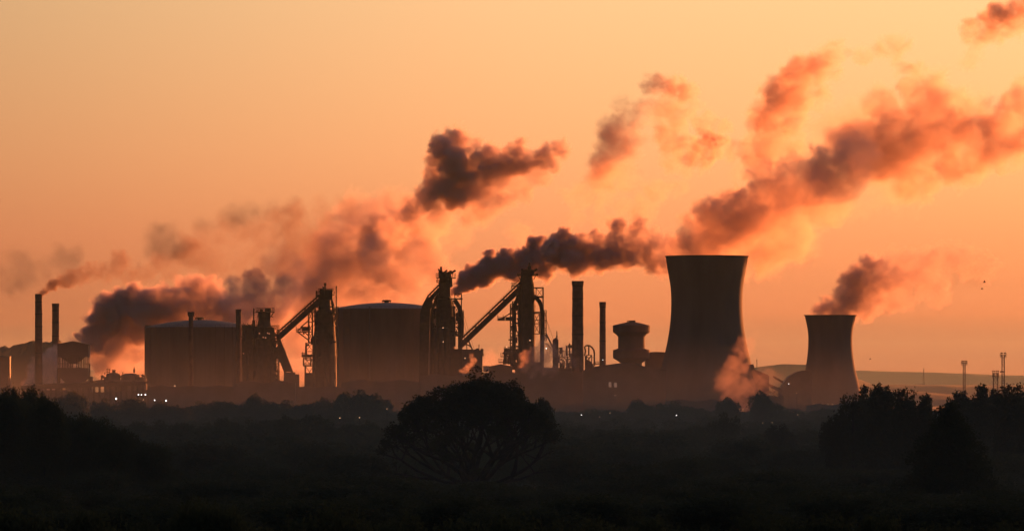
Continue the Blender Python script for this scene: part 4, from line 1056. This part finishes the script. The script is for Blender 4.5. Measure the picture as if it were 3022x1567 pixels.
smoke("torn pink and grey scrap of steam high above the big cooling tower", 2600,
      [(1925, 245, 18, .06), (1945, 255, 20, .07), (1980, 262, 22, .07), (2015, 275, 22, .08), (2035, 270, 18, .06), (1990, 310, 28, .03), (2040, 320, 20, .03), (1985, 350, 30, .035), (1970, 390, 26, .05), (2000, 380, 24, .03), (1990, 430, 26, .05), (1985, 470, 22, .03), (2040, 425, 18, .08), (2065, 440, 22, .10), (2095, 420, 20, .14), (2120, 417, 16, .13), (2080, 470, 20, .06), (2100, 450, 18, .08), (2130, 380, 14, .02), (2150, 372, 12, .02), (2030, 480, 22, .02), (2080, 370, 24, .015)], "steam", seed=9, floor=0.035, gain=1.4, rs=1.45, vox=.8, edge=.7)
smoke("faint pink wisps above the big cooling tower rim to its left", 2600,
      [(2450, 400, 60, .008), (2540, 350, 60, .007), (2380, 470, 50, .008), (2200, 500, 40, .006), (2300, 500, 46, .006), (2130, 700, 30, .01), (2600, 560, 50, .006), (2350, 700, 60, .006), (1780, 650, 30, .010), (1840, 610, 30, .012), (1160, 680, 40, .015), (1300, 690, 44, .008), (1360, 680, 40, .006), (1400, 640, 40, .006), (1900, 610, 34, .018), (1930, 580, 34, .016), (1960, 560, 30, .014), (2000, 560, 26, .012), (1880, 640, 26, .02), (2020, 650, 24, .02), (1540, 690, 30, .010), (1545, 720, 30, .010), (1700, 640, 28, .008)], "steam", seed=10, gain=2.5, vox=1.5, edge=.9)
smoke("long pink streak of steam slanting up towards the top of the sky", 2750,
      [(2240, 368, 20, .09), (2252, 350, 24, .10), (2270, 330, 30, .09), (2290, 300, 32, .09), (2320, 270, 34, .09), (2345, 235, 32, .10), (2365, 205, 28, .09), (2400, 205, 32, .07), (2430, 190, 28, .06), (2455, 165, 22, .05), (2475, 150, 18, .03), (2300, 350, 36, .06), (2340, 310, 38, .06), (2370, 270, 36, .05), (2280, 400, 38, .05), (2250, 440, 36, .06), (2225, 468, 22, .05), (2190, 445, 18, .03), (2160, 450, 18, .025), (2320, 420, 36, .025), (2550, 160, 18, .012), (2600, 145, 20, .010), (2650, 140, 22, .010), (2410, 295, 20, .03)], "steam", seed=11, floor=0.045, gain=1.05, rs=1.5, vox=1.0, edge=.75)
smoke("great rolling plume of steam rising right from the big cooling tower", 2380,
      [(2005, 748, 22, .16), (2030, 745, 28, .16), (2060, 748, 28, .15), (2100, 748, 28, .14), (2140, 748, 28, .12), (2020, 722, 26, .15), (2050, 712, 34, .15), (2090, 700, 40, .14), (2130, 690, 46, .14), (2110, 640, 38, .16), (2140, 620, 34, .18), (2165, 630, 40, .16), (2180, 690, 50, .11), (2210, 650, 50, .12), (2250, 570, 30, .12), (2240, 600, 40, .12), (2280, 600, 50, .11), (2240, 650, 50, .09), (2310, 570, 50, .10), (2350, 560, 50, .10), (2390, 540, 46, .11), (2420, 510, 44, .12), (2450, 480, 40, .12), (2470, 460, 34, .12), (2480, 510, 46, .10), (2520, 480, 44, .08),
       (2340, 630, 50, .05), (2290, 660, 50, .05), (2420, 600, 52, .04), (2180, 745, 34, .07), (2230, 720, 44, .04), (2250, 770, 36, .02), (2200, 790, 22, .03), (2300, 720, 50, .02)], "steam", seed=12, floor=0.06, gain=0.62, rs=1.48, vox=.85, edge=.6)
smoke("drifting pink and brown steam bank at the upper right", 2450,
      [(2560, 460, 44, .05), (2590, 430, 44, .06), (2620, 450, 38, .10), (2640, 430, 38, .11), (2655, 400, 34, .10), (2625, 480, 34, .09), (2680, 450, 50, .06), (2700, 400, 50, .06), (2690, 500, 44, .06), (2720, 540, 36, .04), (2750, 450, 50, .05), (2750, 390, 48, .06), (2740, 330, 44, .06), (2780, 310, 38, .06), (2720, 290, 32, .05), (2690, 280, 26, .04), (2800, 360, 46, .07), (2840, 370, 44, .07), (2880, 390, 40, .07), (2920, 378, 34, .10), (2945, 375, 30, .10), (2980, 385, 34, .07), (3020, 375, 34, .07), (3060, 380, 40, .06), (2900, 430, 44, .04), (2960, 420, 44, .04), (2990, 440, 34, .03), (2820, 450, 50, .035), (2640, 340, 40, .02), (2590, 300, 30, .025), (2690, 215, 22, .05), (2720, 225, 22, .03), (2740, 250, 26, .02), (2610, 390, 36, .03), (3015, 290, 30, .02), (3020, 320, 34, .02), (2540, 410, 40, .03), (2500, 430, 40, .04)], "steam", seed=13, floor=0.065, gain=0.95, rs=1.55, vox=1.3, edge=.8)
smoke("small dark pink cloud at the top right corner", 2600,
      [(2868, 72, 20, .08), (2860, 100, 20, .06), (2890, 95, 26, .07), (2925, 60, 26, .13), (2950, 45, 26, .14), (2985, 35, 26, .13), (3020, 25, 30, .12), (3060, 20, 34, .1), (2940, 85, 30, .07), (2990, 65, 30, .07), (2880, 140, 20, .03), (2865, 175, 20, .03), (2890, 170, 14, .02)], "steam", seed=14, gain=1.0, rs=1.3, vox=.9, edge=.7)
smoke("brown plume rising right from the small cooling tower", 2660,
      [(2410, 922, 14, .16), (2425, 916, 20, .17), (2450, 912, 24, .17), (2480, 905, 28, .16), (2505, 880, 28, .17), (2515, 850, 28, .18), (2520, 825, 24, .2), (2540, 800, 24, .2), (2565, 785, 24, .19), (2560, 830, 32, .15), (2540, 870, 36, .14), (2575, 870, 36, .10), (2510, 918, 20, .12), (2550, 905, 28, .10), (2600, 810, 34, .11), (2610, 850, 36, .10), (2640, 820, 34, .08), (2660, 780, 30, .06), (2690, 800, 36, .05), (2640, 880, 30, .05), (2720, 780, 30, .045), (2755, 760, 26, .05), (2790, 750, 24, .04), (2730, 830, 34, .03), (2820, 740, 20, .03), (2840, 770, 34, .018), (2900, 780, 30, .018), (2770, 860, 30, .015)], "purple", seed=15, floor=0.04, gain=0.9, rs=1.3, vox=.85, edge=.6)
smoke("white steam puffing up in front of the big cooling tower base", 2200,
      [(2225, 990, 12, .03), (2210, 1008, 17, .07), (2190, 1015, 16, .08), (2182, 1030, 18, .09), (2195, 1040, 20, .10), (2175, 1062, 22, .11), (2190, 1080, 22, .11), (2165, 1090, 24, .11), (2150, 1110, 28, .11), (2135, 1130, 24, .11), (2160, 1140, 30, .12), (2180, 1165, 28, .12), (2205, 1140, 28, .12), (2235, 1125, 22, .12), (2255, 1108, 20, .09), (2240, 1145, 22, .10), (2280, 1115, 18, .05), (2300, 1108, 14, .03), (2195, 1195, 22, .10), (2270, 1135, 18, .06)], "low", seed=16, vox=.55, edge=.95, gain=.28, rs=1.1, amp=3.2)
smoke("steam cloud drifting before the rightmost blast furnace", 2250,
      [(1612, 1006, 14, .06), (1605, 1020, 18, .10), (1622, 1030, 20, .10), (1590, 1040, 20, .11), (1570, 1050, 20, .11), (1548, 1060, 14, .10), (1610, 1055, 24, .11), (1575, 1072, 22, .11), (1550, 1082, 16, .09), (1600, 1082, 24, .09), (1640, 1050, 22, .05), (1665, 1040, 24, .03), (1570, 1095, 18, .06), (1630, 1085, 24, .05), (1670, 1060, 26, .03)], "low", seed=17, vox=.5, edge=.95, gain=1.0)
smoke("small wisp of steam by the stockhouse right of the third furnace", 2250,
      [(1392, 1052, 7, .06), (1397, 1064, 9, .07), (1388, 1076, 9, .08), (1378, 1086, 10, .08), (1370, 1096, 9, .06), (1362, 1094, 7, .05)], "steam", seed=18, vox=.45, edge=.9, gain=1.6)
smoke("pale bluish bank of steam behind the chimney pair", 2520,
      [(100, 1078, 14, .10), (104, 1100, 20, .12), (125, 1070, 24, .12), (150, 1050, 20, .14), (165, 1040, 18, .14), (178, 1045, 22, .14), (160, 1075, 28, .14), (130, 1105, 30, .12), (170, 1110, 30, .12), (105, 1130, 26, .10), (140, 1140, 28, .10), (200, 1075, 26, .12), (205, 1010, 14, .06)], "steam", seed=19, vox=.8, edge=.8)
smoke("glowing mist low behind the works", 3150,
      [(330, 1100, 40, .03), (400, 1090, 40, .03), (440, 1070, 36, .02), (800, 1090, 50, .02), (860, 1100, 50, .03), (910, 1110, 44, .03), (1250, 1100, 40, .01), (1460, 1085, 44, .012), (1520, 1090, 40, .012)], "steam", seed=20, vox=2.2, edge=1.0)

smoke("broad thin salmon veil spreading round the big cooling tower plume", 2500,
      [(2060, 700, 60, .02), (2120, 660, 70, .02), (2200, 640, 80, .02), (2280, 600, 80, .02), (2330, 660, 70, .018), (2380, 560, 80, .02), (2450, 520, 80, .02), (2480, 590, 70, .014), (2540, 470, 80, .018), (2620, 440, 90, .02), (2700, 420, 90, .022), (2660, 520, 80, .016), (2780, 400, 90, .02), (2760, 300, 70, .014), (2880, 400, 80, .018), (2960, 400, 70, .018), (3050, 390, 70, .018), (2500, 400, 70, .010), (2560, 360, 60, .010), (2380, 480, 60, .010), (2300, 430, 60, .010), (2850, 500, 60, .010), (2230, 760, 50, .014), (2320, 740, 60, .010)], "steam", seed=31, gain=.7, vox=2.4, edge=.9, amp=3.0, depth=.7)
smoke("thin brown veil right of the small cooling tower plume", 2750,
      [(2560, 850, 50, .02), (2620, 850, 55, .02), (2680, 820, 55, .018), (2740, 800, 55, .014), (2800, 790, 50, .012), (2870, 790, 46, .008)], "smoke", seed=32, vox=2.2, edge=.9, amp=3.0)
smoke("faint salmon wisps linking the dark arrow cloud to the mauve column", 2950,
      [(1175, 665, 34, .03), (1150, 690, 40, .03), (1200, 650, 30, .035), (1240, 660, 36, .02), (1290, 665, 34, .014), (1110, 700, 40, .02), (1270, 700, 34, .010)], "steam", seed=33, gain=4.0, vox=1.4, edge=.85, amp=3.0)

# ------------------------------------------------------------------ thin ground mist hanging round the foot of the works
def ground_mist(label, x0, x1, y0, y1, top, dens):
    g = bpy.data.node_groups.new("mist_layer", "GeometryNodeTree")
    g.interface.new_socket("Geometry", in_out="INPUT", socket_type="NodeSocketGeometry"); g.interface.new_socket("Geometry", in_out="OUTPUT", socket_type="NodeSocketGeometry")
    N, L = g.nodes, g.links; go = N.new("NodeGroupOutput"); N.new("NodeGroupInput")
    pos = N.new("GeometryNodeInputPosition").outputs[0]; sp = N.new("ShaderNodeSeparateXYZ"); L.new(pos, sp.inputs[0])
    def mr(v, a, b, c, d):
        n = N.new("ShaderNodeMapRange"); n.interpolation_type = "SMOOTHSTEP"; L.new(v, n.inputs[0])
        for i, q in enumerate((a, b, c, d)): n.inputs[i + 1].default_value = q
        return n.outputs[0]
    def mul(a, b):
        n = N.new("ShaderNodeMath"); n.operation = "MULTIPLY"
        for i, q in enumerate((a, b)):
            if hasattr(q, "links"): L.new(q, n.inputs[i])
            else: n.inputs[i].default_value = q
        return n.outputs[0]
    nz_ = N.new("ShaderNodeTexNoise"); L.new(pos, nz_.inputs["Vector"]); nz_.inputs["Scale"].default_value = .008; nz_.inputs["Detail"].default_value = 3
    d = mul(mul(mul(mr(sp.outputs[2], 0, top, 1, 0), mr(sp.outputs[1], 0, 300, 0, 1)), mr(sp.outputs[1], y1 - y0 - 200, y1 - y0, 1, 0)), mul(mul(mr(nz_.outputs[0], .3, .7, .45, 1.3), dens), mr(sp.outputs[1], 750, 1350, 1.75, .85)))
    vc = N.new("GeometryNodeVolumeCube"); L.new(d, vc.inputs["Density"])
    vc.inputs["Min"].default_value = (x0, 0, .2); vc.inputs["Max"].default_value = (x1, y1 - y0, top)
    vc.inputs["Resolution X"].default_value = int((x1 - x0) / 30); vc.inputs["Resolution Y"].default_value = int((y1 - y0) / 30); vc.inputs["Resolution Z"].default_value = 5
    sm_ = N.new("GeometryNodeSetMaterial"); L.new(vc.outputs[0], sm_.inputs[0]); sm_.inputs["Material"].default_value = SM["mist"]; L.new(sm_.outputs[0], go.inputs[0])
    me = bpy.data.meshes.new("mist"); me.vertices.add(1)
    o = bpy.data.objects.new("mist", me); o.location = (0, y0, 0); COL.objects.link(o); tag(o, label, "mist", kind="stuff")
    md = o.modifiers.new("mist", "NODES"); md.node_group = g


SM["mist"] = smoke_material("brownish_mist", (.74, .75, .66), .3, 2.3e-4)
ground_mist("thin brownish mist lying low around the foot of the works", -420, 420, 260, 3100, 30, 1.0)

# ------------------------------------------------------------------ haze
def haze_box():
    me = bpy.data.meshes.new("haze")
    x0, x1, y0, y1, z0, z1 = -9500, 9500, -1500, 27000, -1.6, 222
    v = [(x, y, z) for z in (z0, z1) for y in (y0, y1) for x in (x0, x1)]
    me.from_pydata(v, [], [(0, 2, 3, 1), (4, 5, 7, 6), (0, 1, 5, 4), (2, 6, 7, 3), (0, 4, 6, 2), (1, 3, 7, 5)])
    m = bpy.data.materials.new("evening_haze"); m.use_nodes = True; n, l = m.node_tree.nodes, m.node_tree.links
    n.remove(n["Principled BSDF"]); p = n.new("ShaderNodeVolumePrincipled")
    p.inputs["Color"].default_value = HAZE["color"]; p.inputs["Density"].default_value = HAZE["density"]; p.inputs["Anisotropy"].default_value = HAZE["g"]
    l.new(p.outputs[0], n["Material Output"].inputs["Volume"]); me.materials.append(m)
    tag(link(bpy.data.objects.new("haze", me)), "even dusty evening haze over the whole plain", kind="stuff")


haze_box()
